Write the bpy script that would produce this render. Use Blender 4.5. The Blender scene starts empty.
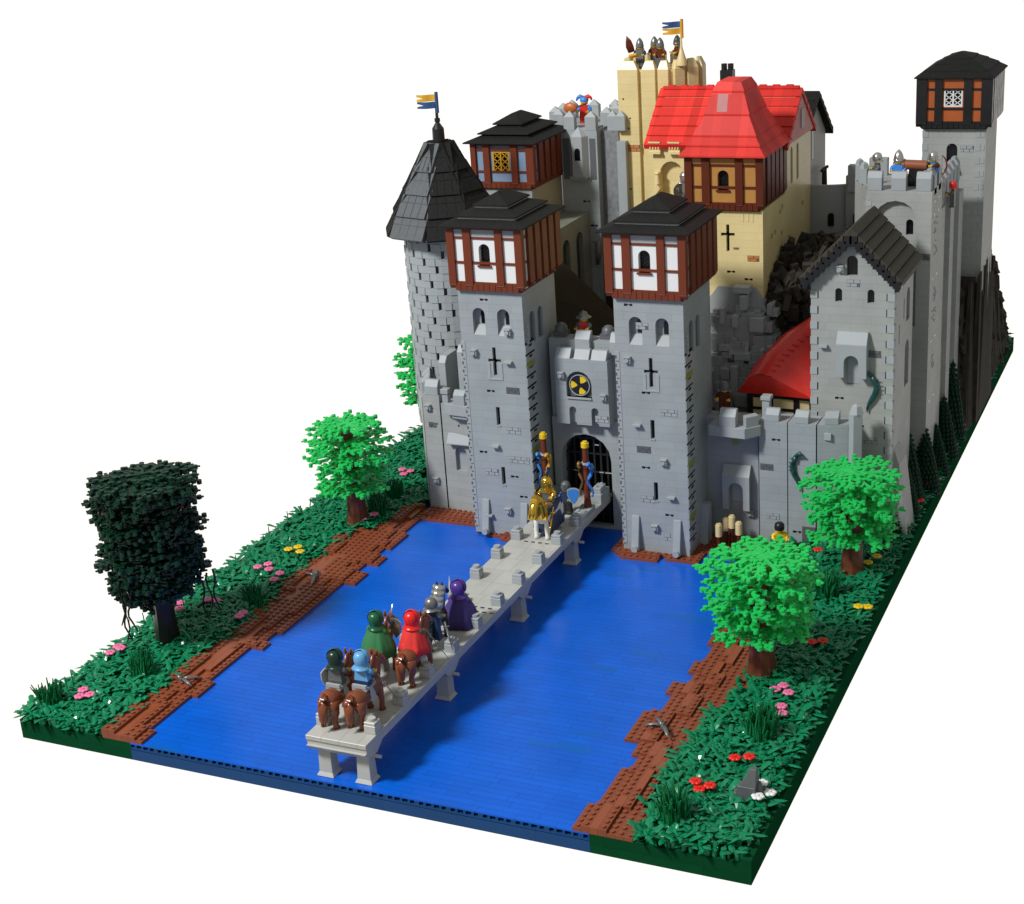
import bpy, bmesh, math, random
from math import sin, cos, pi, sqrt, atan2, radians
from mathutils import Vector, Matrix
S = 0.008                      # one stud of the toy castle is 8 mm
sc = bpy.context.scene
C = sc.collection
rnd = random.Random(7)
R2 = random.Random(11)

# ------------------------------------------------------------------ materials
MATS = {}
def nt(name):
    m = bpy.data.materials.new(name); m.use_nodes = True
    n = m.node_tree.nodes; l = m.node_tree.links
    return m, n, l, n['Principled BSDF']
def plastic(name, col, rough=.32, var=.10, metallic=0., coat=0., bump=.0, scale=60, spec=.5):
    m, n, l, b = nt(name)
    b.inputs['Roughness'].default_value = rough
    b.inputs['Metallic'].default_value = metallic
    b.inputs['Specular IOR Level'].default_value = spec
    tc = n.new('ShaderNodeTexCoord'); no = n.new('ShaderNodeTexNoise')
    no.inputs['Scale'].default_value = scale; no.inputs['Detail'].default_value = 4
    l.new(tc.outputs['Object'], no.inputs['Vector'])
    mx = n.new('ShaderNodeMix'); mx.data_type = 'RGBA'
    c = list(col)
    mx.inputs[6].default_value = [x*(1-var) for x in c]+[1]
    mx.inputs[7].default_value = [min(1, x*(1+var)) for x in c]+[1]
    l.new(no.outputs['Fac'], mx.inputs[0]); l.new(mx.outputs[2], b.inputs['Base Color'])
    rr = n.new('ShaderNodeMapRange'); rr.inputs[3].default_value = max(.05, rough-.08); rr.inputs[4].default_value = rough+.12
    l.new(no.outputs['Fac'], rr.inputs[0]); l.new(rr.outputs[0], b.inputs['Roughness'])
    if bump:
        bp = n.new('ShaderNodeBump'); bp.inputs['Strength'].default_value = bump; bp.inputs['Distance'].default_value = .0004
        l.new(no.outputs['Fac'], bp.inputs['Height']); l.new(bp.outputs[0], b.inputs['Normal'])
    MATS[name] = m
    return m
def bricks(name, col, bw=6., bh=1.2, var=.10, seam=.62, rough=.36, mort=.028, top=False, off=.5, odd=None, tilt=0., spec=.5):
    """moulded bricks: thin seams every brick, slightly different tone and tilt per brick"""
    m, n, l, b = nt(name)
    b.inputs['Roughness'].default_value = rough
    b.inputs['Specular IOR Level'].default_value = spec
    tc = n.new('ShaderNodeTexCoord'); sx = n.new('ShaderNodeSeparateXYZ')
    l.new(tc.outputs['Object'], sx.inputs[0])
    cb = n.new('ShaderNodeCombineXYZ')
    if top:
        l.new(sx.outputs[0], cb.inputs[0]); l.new(sx.outputs[1], cb.inputs[1])
    else:
        g = n.new('ShaderNodeNewGeometry'); sn = n.new('ShaderNodeSeparateXYZ'); l.new(g.outputs['True Normal'], sn.inputs[0])
        ax = n.new('ShaderNodeMath'); ax.operation = 'ABSOLUTE'; l.new(sn.outputs[0], ax.inputs[0])
        ay = n.new('ShaderNodeMath'); ay.operation = 'ABSOLUTE'; l.new(sn.outputs[1], ay.inputs[0])
        gt = n.new('ShaderNodeMath'); gt.operation = 'GREATER_THAN'; l.new(ax.outputs[0], gt.inputs[0]); l.new(ay.outputs[0], gt.inputs[1])
        mxx = n.new('ShaderNodeMix'); l.new(gt.outputs[0], mxx.inputs[0]); l.new(sx.outputs[0], mxx.inputs[2]); l.new(sx.outputs[1], mxx.inputs[3])
        l.new(mxx.outputs[0], cb.inputs[0]); l.new(sx.outputs[2], cb.inputs[1])
    mp = n.new('ShaderNodeMapping'); mp.inputs['Scale'].default_value = (1/S, 1/S, 1/S); mp.inputs['Location'].default_value = (.37, .05, 0)
    l.new(cb.outputs[0], mp.inputs[0])
    br = n.new('ShaderNodeTexBrick'); br.offset = off; br.squash = .6; br.squash_frequency = 3; br.offset_frequency = 2
    br.inputs['Scale'].default_value = 1; br.inputs['Brick Width'].default_value = bw; br.inputs['Row Height'].default_value = bh
    br.inputs['Mortar Size'].default_value = mort; br.inputs['Mortar Smooth'].default_value = .3; br.inputs['Bias'].default_value = 0
    br.inputs['Color1'].default_value = [x*(1-var) for x in col]+[1]
    br.inputs['Color2'].default_value = [min(1, x*(1+var)) for x in col]+[1]
    br.inputs['Mortar'].default_value = [x*seam for x in col]+[1]
    l.new(mp.outputs[0], br.inputs['Vector'])
    no = n.new('ShaderNodeTexNoise'); no.inputs['Scale'].default_value = 22; no.inputs['Detail'].default_value = 5; l.new(tc.outputs['Object'], no.inputs['Vector'])
    ml = n.new('ShaderNodeMix'); ml.data_type = 'RGBA'; ml.blend_type = 'MULTIPLY'; ml.inputs[0].default_value = 1
    cr = n.new('ShaderNodeMapRange'); cr.inputs[1].default_value = .25; cr.inputs[2].default_value = .75; cr.inputs[3].default_value = .88; cr.inputs[4].default_value = 1.08
    l.new(no.outputs['Fac'], cr.inputs[0]); l.new(br.outputs['Color'], ml.inputs[6]); l.new(cr.outputs[0], ml.inputs[7])
    last = ml.outputs[2]
    if odd:       # stray patches of another colour, with a shape of their own
        n2 = n.new('ShaderNodeTexNoise'); n2.inputs['Scale'].default_value = odd[1]; n2.inputs['Detail'].default_value = 1; 
        sc_ = n.new('ShaderNodeMapping'); sc_.inputs['Scale'].default_value = odd[3]; sn_ = n.new('ShaderNodeVectorMath'); sn_.operation = 'SNAP'; sn_.inputs[1].default_value = (4*S, S, S); l.new(tc.outputs['Object'], sn_.inputs[0]); l.new(sn_.outputs[0], sc_.inputs[0]); l.new(sc_.outputs[0], n2.inputs['Vector'])
        r2 = n.new('ShaderNodeMapRange'); r2.inputs[1].default_value = odd[2]; r2.inputs[2].default_value = odd[2]+.02; l.new(n2.outputs['Fac'], r2.inputs[0])
        m3 = n.new('ShaderNodeMix'); m3.data_type = 'RGBA'; l.new(r2.outputs[0], m3.inputs[0]); l.new(last, m3.inputs[6]); m3.inputs[7].default_value = list(odd[0])+[1]
        last = m3.outputs[2]
    l.new(last, b.inputs['Base Color'])
    bp = n.new('ShaderNodeBump'); bp.inputs['Strength'].default_value = .22; bp.inputs['Distance'].default_value = .0003; bp.invert = True
    l.new(br.outputs['Fac'], bp.inputs['Height'])
    n4 = n.new('ShaderNodeTexNoise'); n4.inputs['Scale'].default_value = 260; l.new(tc.outputs['Object'], n4.inputs['Vector'])
    b2 = n.new('ShaderNodeBump'); b2.inputs['Strength'].default_value = .12 + tilt; b2.inputs['Distance'].default_value = .0006
    l.new(n4.outputs['Fac'], b2.inputs['Height']); l.new(bp.outputs[0], b2.inputs['Normal']); l.new(b2.outputs[0], b.inputs['Normal'])
    MATS[name] = m
    return m

GREY = bricks('grey_brick', (.33, .36, .365), var=.035, seam=.78, rough=.42, spec=.32)
GREYW = bricks('warm_grey_brick', (.36, .37, .35), var=.035, seam=.78, rough=.45, spec=.28)
GREYD = plastic('dark_grey', (.105, .11, .115), .4)
GREYP = plastic('grey_plain', (.34, .365, .37), .45, spec=.3)
LIGHTG = plastic('light_grey_slope', (.36, .385, .39), .6, spec=.2)
BRIDGE = bricks('bridge_grey', (.46, .455, .41), bw=4, bh=4, var=.04, seam=.7, top=True, off=0, mort=.05)
BRIDGEP = plastic('bridge_grey_plain', (.44, .435, .39), .35)
TAN = bricks('tan_brick', (.74, .60, .29), var=.02, seam=.85)
TANP = plastic('tan_plain', (.74, .60, .30), .34)
ORANGE = plastic('stray_orange_brick', (.52, .19, .05), .4)
BROWN = plastic('reddish_brown', (.16, .036, .016), .4, bump=.1, spec=.25)
BROWND = plastic('dark_red_beam', (.105, .022, .010), .4, spec=.2)
BANK = plastic('brown_plate', (.235, .062, .026), .34, var=.08)
BANKT = plastic('brown_tile', (.27, .07, .028), .2, var=.06)
BLACK = plastic('black_plastic', (.012, .012, .013), .3)
ROOFK = plastic('black_roof', (.016, .0165, .015), .6, var=.5, bump=.4, scale=300, spec=.12)
ROOFG = plastic('lit_worn_roof_tile', (.085, .09, .095), .6, var=.3, bump=.3, scale=250)
ROOFB = plastic('brown_grey_thatch', (.055, .05, .036), .6, var=.2, bump=.3, scale=250, spec=.15)
WHITE = plastic('white_panel', (.78, .78, .76), .3, var=.03)
PANE = plastic('dark_pane', (.006, .006, .008), .12)
RED = bricks('red_tile', (.72, .045, .035), bw=2.4, bh=9, var=.2, seam=.85, rough=.5, spec=.15)
REDP = plastic('red_slope', (.66, .03, .02), .26)
REDB = plastic('red_gable', (.42, .05, .035), .4)
NOUG = plastic('ochre_panel', (.46, .215, .055), .35)
ORNG = plastic('orange_panel', (.42, .10, .022), .35)
SANDB = plastic('sand_blue_panel', (.22, .31, .44), .35)
GREEN = plastic('leaf_green', (.004, .19, .075), .18, var=.3, scale=90)
GREENT = plastic('tuft_green', (.005, .15, .045), .3, var=.3)
GREENB = plastic('bright_green_foliage', (.018, .54, .105), .32, var=.18)
GREEND = plastic('dark_green_foliage', (.003, .028, .014), .3, var=.5)
GREENP = plastic('pine_green', (.003, .032, .014), .55, var=.3, spec=.25)
BASEG = bricks('dark_green_brick', (.005, .062, .022), bw=16, bh=1.2, var=.08, seam=.7, rough=.8, spec=.0)
TRUNK = plastic('brown_trunk', (.14, .04, .018), .35, bump=.2)
TRUNKD = plastic('black_trunk', (.012, .010, .008), .3)
BLUE = bricks('blue_tile_water', (.002, .105, .58), bw=8, bh=1, var=.05, seam=.55, rough=.26, mort=.035, top=True, odd=((.002, .105, .45), 5., .70, (2., 9., 2.)), tilt=.05, spec=.35)
BLUEB = bricks('dark_blue_brick', (.004, .055, .18), bw=16, bh=2., var=.06, seam=.6, rough=.3)
YEL = plastic('yellow', (.78, .52, .01), .3)
PINK = plastic('pink', (.78, .17, .34), .4)
REDF = plastic('red_flower', (.72, .02, .012), .3)
GOLD = plastic('gold', (.86, .52, .07), .14, metallic=1., var=.04)
SILVER = plastic('silver', (.62, .60, .56), .22, metallic=.9, var=.05)
SILVERD = plastic('dull_silver', (.22, .23, .22), .3, metallic=.6)
HORSE = plastic('horse_brown', (.20, .055, .022), .18)
CLG = plastic('green_cape', (.025, .17, .055), .7, var=.12, bump=.3, scale=500)
CLR = plastic('red_cape', (.72, .03, .025), .7, var=.08, bump=.3, scale=500)
CLP = plastic('purple_cape', (.05, .03, .16), .7, var=.12, bump=.3, scale=500)
GREENH = plastic('dark_green_hood', (.006, .09, .035), .25)
GREENK = plastic('black_green_hood', (.006, .03, .018), .25)
REDH = plastic('red_hood', (.74, .015, .012), .25)
PURH = plastic('purple_hood', (.075, .03, .24), .25)
LBLUE = plastic('light_blue', (.12, .34, .60), .3)
DBLUE = plastic('dark_blue', (.02, .04, .10), .35)
MBLUE = plastic('mid_blue', (.05, .24, .66), .3)
FBLUE = plastic('flag_blue', (.02, .075, .20), .4)
FYEL = plastic('flag_gold', (.62, .33, .02), .35)
SKIN = plastic('yellow_head', (.80, .52, .03), .3)
TREED = plastic('earth_orange', (.5, .13, .03), .35)
OLIVE = plastic('olive_plate', (.26, .27, .06), .4)
TRG = plastic('dark_green_creature', (.01, .07, .06), .25)
ROCKM = plastic('rock_grey', (.29, .30, .305), .4, var=.12)
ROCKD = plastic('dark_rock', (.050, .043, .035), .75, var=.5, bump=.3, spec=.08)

# ------------------------------------------------------------------ mesh builder (studs)
class MB:
    def __init__(s): s.v = []; s.f = []; s.m = []; s.sm = []
    def add(s, vs, fs, m=0, sm=False):
        o = len(s.v); s.v += [tuple(p) for p in vs]
        for f in fs: s.f.append([o+i for i in f]); s.m.append(m); s.sm.append(sm)
        return s
    def box(s, x0, x1, y0, y1, z0, z1, m=0):
        return s.frus(x0, x1, y0, y1, z0, x0, x1, y0, y1, z1, m)
    def frus(s, x0, x1, y0, y1, z0, X0, X1, Y0, Y1, z1, m=0):
        v = [(x0,y0,z0),(x1,y0,z0),(x1,y1,z0),(x0,y1,z0),(X0,Y0,z1),(X1,Y0,z1),(X1,Y1,z1),(X0,Y1,z1)]
        return s.add(v, [(0,3,2,1),(4,5,6,7),(0,1,5,4),(1,2,6,5),(2,3,7,6),(3,0,4,7)], m)
    def obox(s, c, half, rot, m=0):      # oriented box, rot = Matrix 3x3
        vs = []
        for k in (-1, 1):
            for (i, j) in ((-1,-1),(1,-1),(1,1),(-1,1)):
                vs.append(Vector(c)+rot@Vector((i*half[0], j*half[1], k*half[2])))
        return s.add(vs, [(0,3,2,1),(4,5,6,7),(0,1,5,4),(1,2,6,5),(2,3,7,6),(3,0,4,7)], m)
    def prism(s, poly, z0, z1, m=0):
        n = len(poly)
        a = sum(poly[i][0]*poly[(i+1)%n][1]-poly[(i+1)%n][0]*poly[i][1] for i in range(n))
        if a < 0: poly = poly[::-1]
        v = [(x,y,z0) for x,y in poly]+[(x,y,z1) for x,y in poly]
        return s.add(v, [list(range(n))[::-1], list(range(n,2*n))]+[(i,(i+1)%n,n+(i+1)%n,n+i) for i in range(n)], m)
    def extr(s, poly, axis, a0, a1, m=0):   # poly in (x,z) for axis 'y', in (y,z) for axis 'x'
        n = len(poly)
        a = sum(poly[i][0]*poly[(i+1)%n][1]-poly[(i+1)%n][0]*poly[i][1] for i in range(n))
        if a < 0: poly = poly[::-1]
        if axis == 'y': v = [(p,a0,q) for p,q in poly]+[(p,a1,q) for p,q in poly]
        else: v = [(a1,p,q) for p,q in poly]+[(a0,p,q) for p,q in poly]
        fs = [list(range(n)), list(range(n,2*n))[::-1]]+[((i+1)%n,i,n+i,n+(i+1)%n) for i in range(n)]
        return s.add(v, fs, m)
    def tube(s, p0, p1, r0, r1=None, n=8, m=0, sm=True, cap=True):
        if r1 is None: r1 = r0
        p0 = Vector(p0); p1 = Vector(p1); d = (p1-p0)
        if d.length < 1e-6: return s
        q = d.to_track_quat('Z', 'Y').to_matrix()
        v = []
        for p, r in ((p0, r0), (p1, r1)):
            for i in range(n):
                a = 2*pi*(i+.5)/n; v.append(p+q@Vector((r*cos(a), r*sin(a), 0)))
        s.add(v, [(i,(i+1)%n,n+(i+1)%n,n+i) for i in range(n)], m, sm)
        if cap: s.add(v, [list(range(n))[::-1], list(range(n,2*n))], m, False)
        return s
    def cyl(s, x, y, z0, z1, r, r1=None, n=10, m=0): return s.tube((x,y,z0), (x,y,z1), r, r1, n, m)
    def stud(s, x, y, z, m=0, n=8): return s.tube((x,y,z-.01), (x,y,z+.2), .3, .29, n, m)
    def path(s, pts, rs, n=8, m=0, close=True):   # smooth chain of rings
        pts = [Vector(p) for p in pts]; k = len(pts); v = []
        up = Vector((0,0,1))
        for i in range(k):
            d = (pts[min(i+1,k-1)]-pts[max(i-1,0)]).normalized()
            a = d.cross(up) if abs(d.z) < .95 else d.cross(Vector((0,1,0)))
            a.normalize(); b = a.cross(d)
            r = rs[i] if isinstance(rs[i], (tuple, list)) else (rs[i], rs[i])
            for j in range(n):
                t = 2*pi*j/n; v.append(pts[i]+a*cos(t)*r[0]+b*sin(t)*r[1])
        f = [(i*n+j, i*n+(j+1)%n, (i+1)*n+(j+1)%n, (i+1)*n+j) for i in range(k-1) for j in range(n)]
        f += [list(range(n))[::-1], list(range((k-1)*n, k*n))]
        return s.add(v, f, m, True)
    def lathe(s, c, prof, n=16, m=0, a0=0., a1=2*pi, sx=1., sy=1., sm=True):
        full = abs(a1-a0-2*pi) < 1e-6; k = n if full else n+1; v = []
        for r, z in prof:
            for i in range(k):
                a = a0+(a1-a0)*i/n; v.append((c[0]+sx*r*cos(a), c[1]+sy*r*sin(a), c[2]+z))
        f = []
        for q in range(len(prof)-1):
            for i in range(n):
                j = (i+1)%k
                f.append((q*k+i, q*k+j, (q+1)*k+j, (q+1)*k+i))
        return s.add(v, f, m, sm)
    def ell(s, c, r, n=10, m=0):
        pr = [(sin(pi*i/6)*1., -cos(pi*i/6)) for i in range(7)]
        return s.lathe(c, [(max(.001,a)*r[0], b*r[2]) for a, b in pr], n, m, sy=r[1]/r[0])
    def build(s, name, mats, parent=None, bevel=0, local=False, origin=None):
        if not isinstance(mats, (list, tuple)): mats = [mats]
        me = bpy.data.meshes.new(name)
        off = Vector((0,0,0))
        if origin is not None: off = Vector(origin)
        elif parent is not None and not local: off = Vector(parent['_o']) if '_o' in parent else off
        me.from_pydata([((p[0]-off.x)*S, (p[1]-off.y)*S, (p[2]-off.z)*S) for p in s.v], [], s.f)
        for p, mi, q in zip(me.polygons, s.m, s.sm): p.material_index = mi; p.use_smooth = q
        for m in mats: me.materials.append(m)
        me.update()
        o = bpy.data.objects.new(name, me); C.objects.link(o)
        o['_o'] = tuple(off)
        if parent is not None: o.parent = parent
        else: o.location = off*S
        if bevel:
            b = o.modifiers.new('b', 'BEVEL'); b.width = bevel*S; b.segments = 1; b.limit_method = 'ANGLE'; b.angle_limit = radians(35)
        return o
def tag(o, label, cat, group=None, kind=None):
    o['label'] = label
    if cat: o['category'] = cat
    if group: o['group'] = group
    if kind: o['kind'] = kind
    return o
def thing(name, label, cat, base=(0,0,0), group=None, rotz=0., scale=1.):
    o = bpy.data.objects.new(name, None); C.objects.link(o); o.empty_display_size = .01
    o.location = Vector(base)*S; o.rotation_euler = (0,0,rotz); o.scale = (scale,)*3
    o['_o'] = tuple(base)
    return tag(o, label, cat, group)
def dup(root, base, label=None, rotz=None, scale=None):
    r = root.copy(); C.objects.link(r); r.location = Vector(base)*S; r['_o'] = tuple(base)
    if rotz is not None: r.rotation_euler = (0,0,rotz)
    if scale is not None: r.scale = scale if isinstance(scale, tuple) else (scale,)*3
    if label: r['label'] = label
    for ch in list(root.children):
        c = ch.copy(); C.objects.link(c); c.parent = r
        for g in list(ch.children):
            d = g.copy(); C.objects.link(d); d.parent = c
    return r
def cut(o, mb):
    """carve the shapes in mb out of o, for good"""
    t = mb.build('tmp', o.data.materials[0], None, origin=o['_o'])
    t.location = (0,0,0)
    par, loc = o.parent, o.location.copy()
    o.parent = None; o.location = (0,0,0)
    bpy.context.view_layer.update()
    md = o.modifiers.new('c', 'BOOLEAN'); md.operation = 'DIFFERENCE'; md.object = t; md.solver = 'EXACT'; md.use_self = True
    dg = bpy.context.evaluated_depsgraph_get(); dg.update()
    me = bpy.data.meshes.new_from_object(o.evaluated_get(dg))
    o.modifiers.remove(md); old = o.data; me.name = old.name; o.data = me; bpy.data.meshes.remove(old)
    o.parent = par; o.location = loc
    tm = t.data; bpy.data.objects.remove(t); bpy.data.meshes.remove(tm)
    return o
def archp(c, z0, w, h, n=8):
    r = w/2; pts = [(c-r, z0), (c+r, z0)]
    for i in range(n+1):
        a = pi*i/n; pts.append((c+r*cos(a), z0+h-r+r*sin(a)))
    return pts
def rectp(a0, a1, b0, b1): return [(a0,b0),(a1,b0),(a1,b1),(a0,b1)]

def psplit(mb, name, mats, p, tol=.3, bevel=0):
    """one part per group of pieces that touch (or nearly touch)"""
    par = list(range(len(mb.v)))
    def fd(a):
        while par[a] != a: par[a] = par[par[a]]; a = par[a]
        return a
    for f in mb.f:
        for i in f[1:]: par[fd(i)] = fd(f[0])
    isl = {}
    for i, v in enumerate(mb.v): isl.setdefault(fd(i), []).append(v)
    ks = list(isl); bb = [[(min(v[k] for v in isl[q]), max(v[k] for v in isl[q])) for k in range(3)] for q in ks]
    grp = list(range(len(ks)))
    def fg(a):
        while grp[a] != a: a = grp[a]
        return a
    for i in range(len(ks)):
        for j in range(i):
            if all(bb[i][k][0]-tol <= bb[j][k][1] and bb[j][k][0]-tol <= bb[i][k][1] for k in range(3)): grp[fg(i)] = fg(j)
    gi = {k: fg(n_) for n_, k in enumerate(ks)}
    outs = {}
    for f, m_, sm_ in zip(mb.f, mb.m, mb.sm):
        g_ = gi[fd(f[0])]; o = outs.setdefault(g_, MB()); o.add([mb.v[i] for i in f], [list(range(len(f)))], m_, sm_)
    for o in outs.values():      # weld the copied corners
        d = {}; nv = []; mp = []
        for v in o.v:
            if v not in d: d[v] = len(nv); nv.append(v)
            mp.append(d[v])
        o.v = nv; o.f = [[mp[i] for i in f] for f in o.f]
        o.build(name, mats, p, bevel=bevel)
WTOP = (.34,.345,.345); PW = 106
# ------------------------------------------------------------------ base, water, banks
H = 2.42
g = MB()
for (x0,x1,y0,y1) in ((0,17.2,0,192),(78,96,0,192),(17.2,78,79.5,192)):
    g.box(x0,x1,y0,y1,0,H-.02)
g.box(95.0,96,0,192,H-.02,H+.55); g.box(0,.9,0,192,H-.02,H+.25)
tag(g.build('ground', BASEG, origin=(0,0,0)), 'dark green brick plinth around the blue water', None, kind='structure')
w = MB()
w.box(17.2,78,.9,79.5,0,H-.01); w.box(77.9,80.5,.9,72,H-.3,H-.012)
w.box(17.2,78,0,.9,0,1.42,1); w.box(17.2,78,.25,.9,1.42,1.52,1); w.box(17.2,78,0,.9,1.52,1.72,1)
w.box(17.2,78,0,.9,2.2,H-.01)
for i in range(62):
    ww = .16 if i % 4 else .3
    w.box(max(17.2,17+i-ww), min(78,17+i+ww), .02,.9,1.72,2.2,1)
w.box(17.2,78,.6,.9,1.7,2.22,2)
tag(w.build('water', [BLUE, BLUEB, PANE], origin=(0,0,0)), 'blue tiled water of the moat', None, kind='structure')

wl = [(0,19),(3,18),(9,18),(12,19),(16,18),(24,18),(26,20),(28,19),(31,20),(43,20),(45,20),(48,22),(52,20),(55,22),(58,20),(61,21),(65,21),(67,20),(73,20)]
gl = [(0,14),(8,14),(18,14),(26,15),(34,14),(43,13),(50,12),(55,13),(60,12),(63,13),(66,16),(70,17),(76,18)]
wr = [(0,76),(5,77),(10,77),(13,78),(16,77),(19,75),(24,75),(26,77),(28,77),(31,76),(34,78),(37,77),(40,78),(45,77),(49,77),(53,79),(60,78),(68,77),(70,76),(76,76)]
gr = [(0,82),(6,81),(14,81),(20,82),(28,84),(34,85),(40,84),(48,83),(60,83),(68,82),(76,82)]
def step(t, y):
    v = t[0][1]
    for a, b in t:
        if y >= a: v = b
    return v
def bank(cells, name, label):
    """cells: {(i,j): (top z, smooth?)} one-stud cells merged along y"""
    b = MB()
    cols = {}
    for (i,j), q in cells.items(): cols.setdefault(i, []).append((j, q))
    for i, l in cols.items():
        l.sort(); k = 0
        while k < len(l):
            e = k
            while e+1 < len(l) and l[e+1][0] == l[e][0]+1 and l[e+1][1] == l[k][1] and (l[e][0]+1+i) % 6: e += 1
            z, sm = l[k][1]
            b.box(i+.012, i+.988, l[k][0]+.012, l[e][0]+.988, H-.02, z, 1 if sm else 0)
            if not sm:
                for q in range(k, e+1): b.stud(i+.5, l[q][0]+.5, z, 0, 8)
            k = e+1
    return tag(b.build(name, [BANK, BANKT], origin=(0,0,0)), label, None, kind='structure')
rb = random.Random(3)
cl = {}
for j in range(0, 77):
    a, c = step(gl, j), step(wl, j)
    for i in range(a-1, c):
        d = c-i                         # 1 = next to the water
        lvl = 0 if d <= (2 if (j//9) % 2 else 1) else (1 if i > a+0 or (j//7) % 2 else 2)
        sm = (i == a+1 and (j//8) % 3 != 1) or (i == a+2 and (j//8) % 4 == 2)
        cl[(i,j)] = (round(2.82+.4*lvl, 2), sm)
for j in range(73, 79):
    for i in range(20, 32):
        cl[(i,j)] = (2.82 if j == 73 else (3.22 if j == 74 else 3.3), False)
bank(cl, 'river_bank', 'reddish brown studded plate bank on the left of the water')
cr = {}
for j in range(0, 77):
    a, c = step(wr, j), step(gr, j)
    for i in range(a, c+1):
        d = i-a
        lvl = 0 if d < (2 if (j//6) % 2 else 1) else (1 if d < 4 else 0)
        sm = (d == 2 and (j//7) % 2 == 0) or (d == 3 and (j//9) % 3 == 1)
        cr[(i,j)] = (round(2.82+.4*lvl, 2), sm)
bank(cr, 'river_bank', 'reddish brown studded plate bank on the right of the water')
cc = {}
def fill(x0,x1,y0,y1,z,sm=False):
    for i in range(x0,x1):
        for j in range(y0,y1): cc[(i,j)] = (z, sm)
fill(31,43,71,80,2.82); fill(33,36,70,71,2.82); fill(36,40,70,71,3.2); fill(36,39,69,70,2.82); fill(31,33,71,73,2.82)
fill(54,68,70,80,2.82); fill(55,62,69,70,3.2); fill(57,62,68,69,2.82); fill(63,68,69,70,2.82); fill(67,76,73,80,2.82); fill(56,60,68,69,2.82)
bank(cc, 'castle_foot_ledge', 'brown plates at the foot of the two gate towers')

# ------------------------------------------------------------------ ground cover
gs = MB()
def leaf(x, y, z, a, L, wd, lift, m=0):
    ca, sa = cos(a), sin(a)
    def P(t, s_, h): return (x+ca*t-sa*s_, y+sa*t+ca*s_, z+h)
    zz = [0, lift*.6, lift]
    v = [P(0,0,0), P(L*.35,-wd,zz[1]), P(L*.75,-wd*.8,zz[2]), P(L,0,zz[2]*.9), P(L*.75,wd*.8,zz[2]), P(L*.35,wd,zz[1]),
         P(L*.4,0,zz[1]+.13), P(L*.75,0,zz[2]+.10)]
    gs.add(v, [(0,1,6),(1,2,7,6),(2,3,7),(3,4,7),(4,5,6,7),(5,0,6),(0,5,4,3,2,1)], m)
def plantlet(x, y, z, r):
    n = r.choice((3,3,4,5)); a0 = r.random()*6.28
    for k in range(n):
        a = a0+k*2*pi/n+r.uniform(-.35,.35)
        leaf(x, y, z+r.uniform(0,.15), a, r.uniform(1.2,2.3), r.uniform(.25,.42), r.choice((r.uniform(-.1,.3),r.uniform(.2,1.0))), 0)
    if r.random() < .35: gs.tube((x,y,z-.2),(x,y,z+.42),.3,.3,8,0); gs.tube((x,y,z+.42),(x,y,z+.55),.18,.18,6,0)
def cover(x0f, x1f, y0, y1, dens, r):
    y = y0
    while y < y1:
        a, b = x0f(y), x1f(y)
        for _ in range(int(max(0, (b-a))*dens+r.random())):
            yy = y+r.random()
            plantlet(r.uniform(a+.45, b-.35), max(.45, yy), H+.35+r.uniform(0,.75), r)
        y += 1
cover(lambda y: 0, lambda y: step(gl, y)-.4, 0, 78, 1.5, R2)
cover(lambda y: 0, lambda y: 19, 78, 86, 1.15, R2)
cover(lambda y: 0, lambda y: 12, 86, 112, 1.2, R2)
cover(lambda y: step(gr, y)+.9, lambda y: 95.2, 0, 76, 1.2, R2)
cover(lambda y: 76 if y < 79 else 82, lambda y: 95.2, 76, 83, 1.4, R2)
cover(lambda y: 92.8, lambda y: 95.2, 83, 192, 1.15, R2)
for _ in range(1700):     # small studs poking out between leaves
    if R2.random() < .45: x = R2.uniform(.4, 13.2); y = R2.uniform(.4, 76)
    else: x = R2.uniform(84, 95); y = R2.uniform(.4, 80)
    h_ = R2.uniform(.6,1.5); gs.tube((x,y,H),(x,y,H+h_),.33,.33,8,0); gs.tube((x,y,H+h_),(x,y,H+h_+.12),.2,.2,6,0)
for _ in range(26):       # a few upright blades along the outer edge
    x = R2.uniform(.3, 3); y = R2.uniform(1, 76)
    gs.tube((x,y,H),(x+R2.uniform(-.5,.5),y+R2.uniform(-.5,.5),H+R2.uniform(2.,3.4)),.14,.07,5,0)
for i in range(30):       # leafy studs standing in a row on the front edge
    x = R2.uniform(.5,13) if i % 2 else R2.uniform(84,95.3)
    gs.tube((x,.5,H),(x,.5,H+R2.uniform(.6,1.2)),.32,.32,8,0)
tag(gs.build('grass', [GREEN], origin=(0,0,0)), 'dense glossy green leaf pieces covering both banks', None, kind='stuff')

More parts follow.
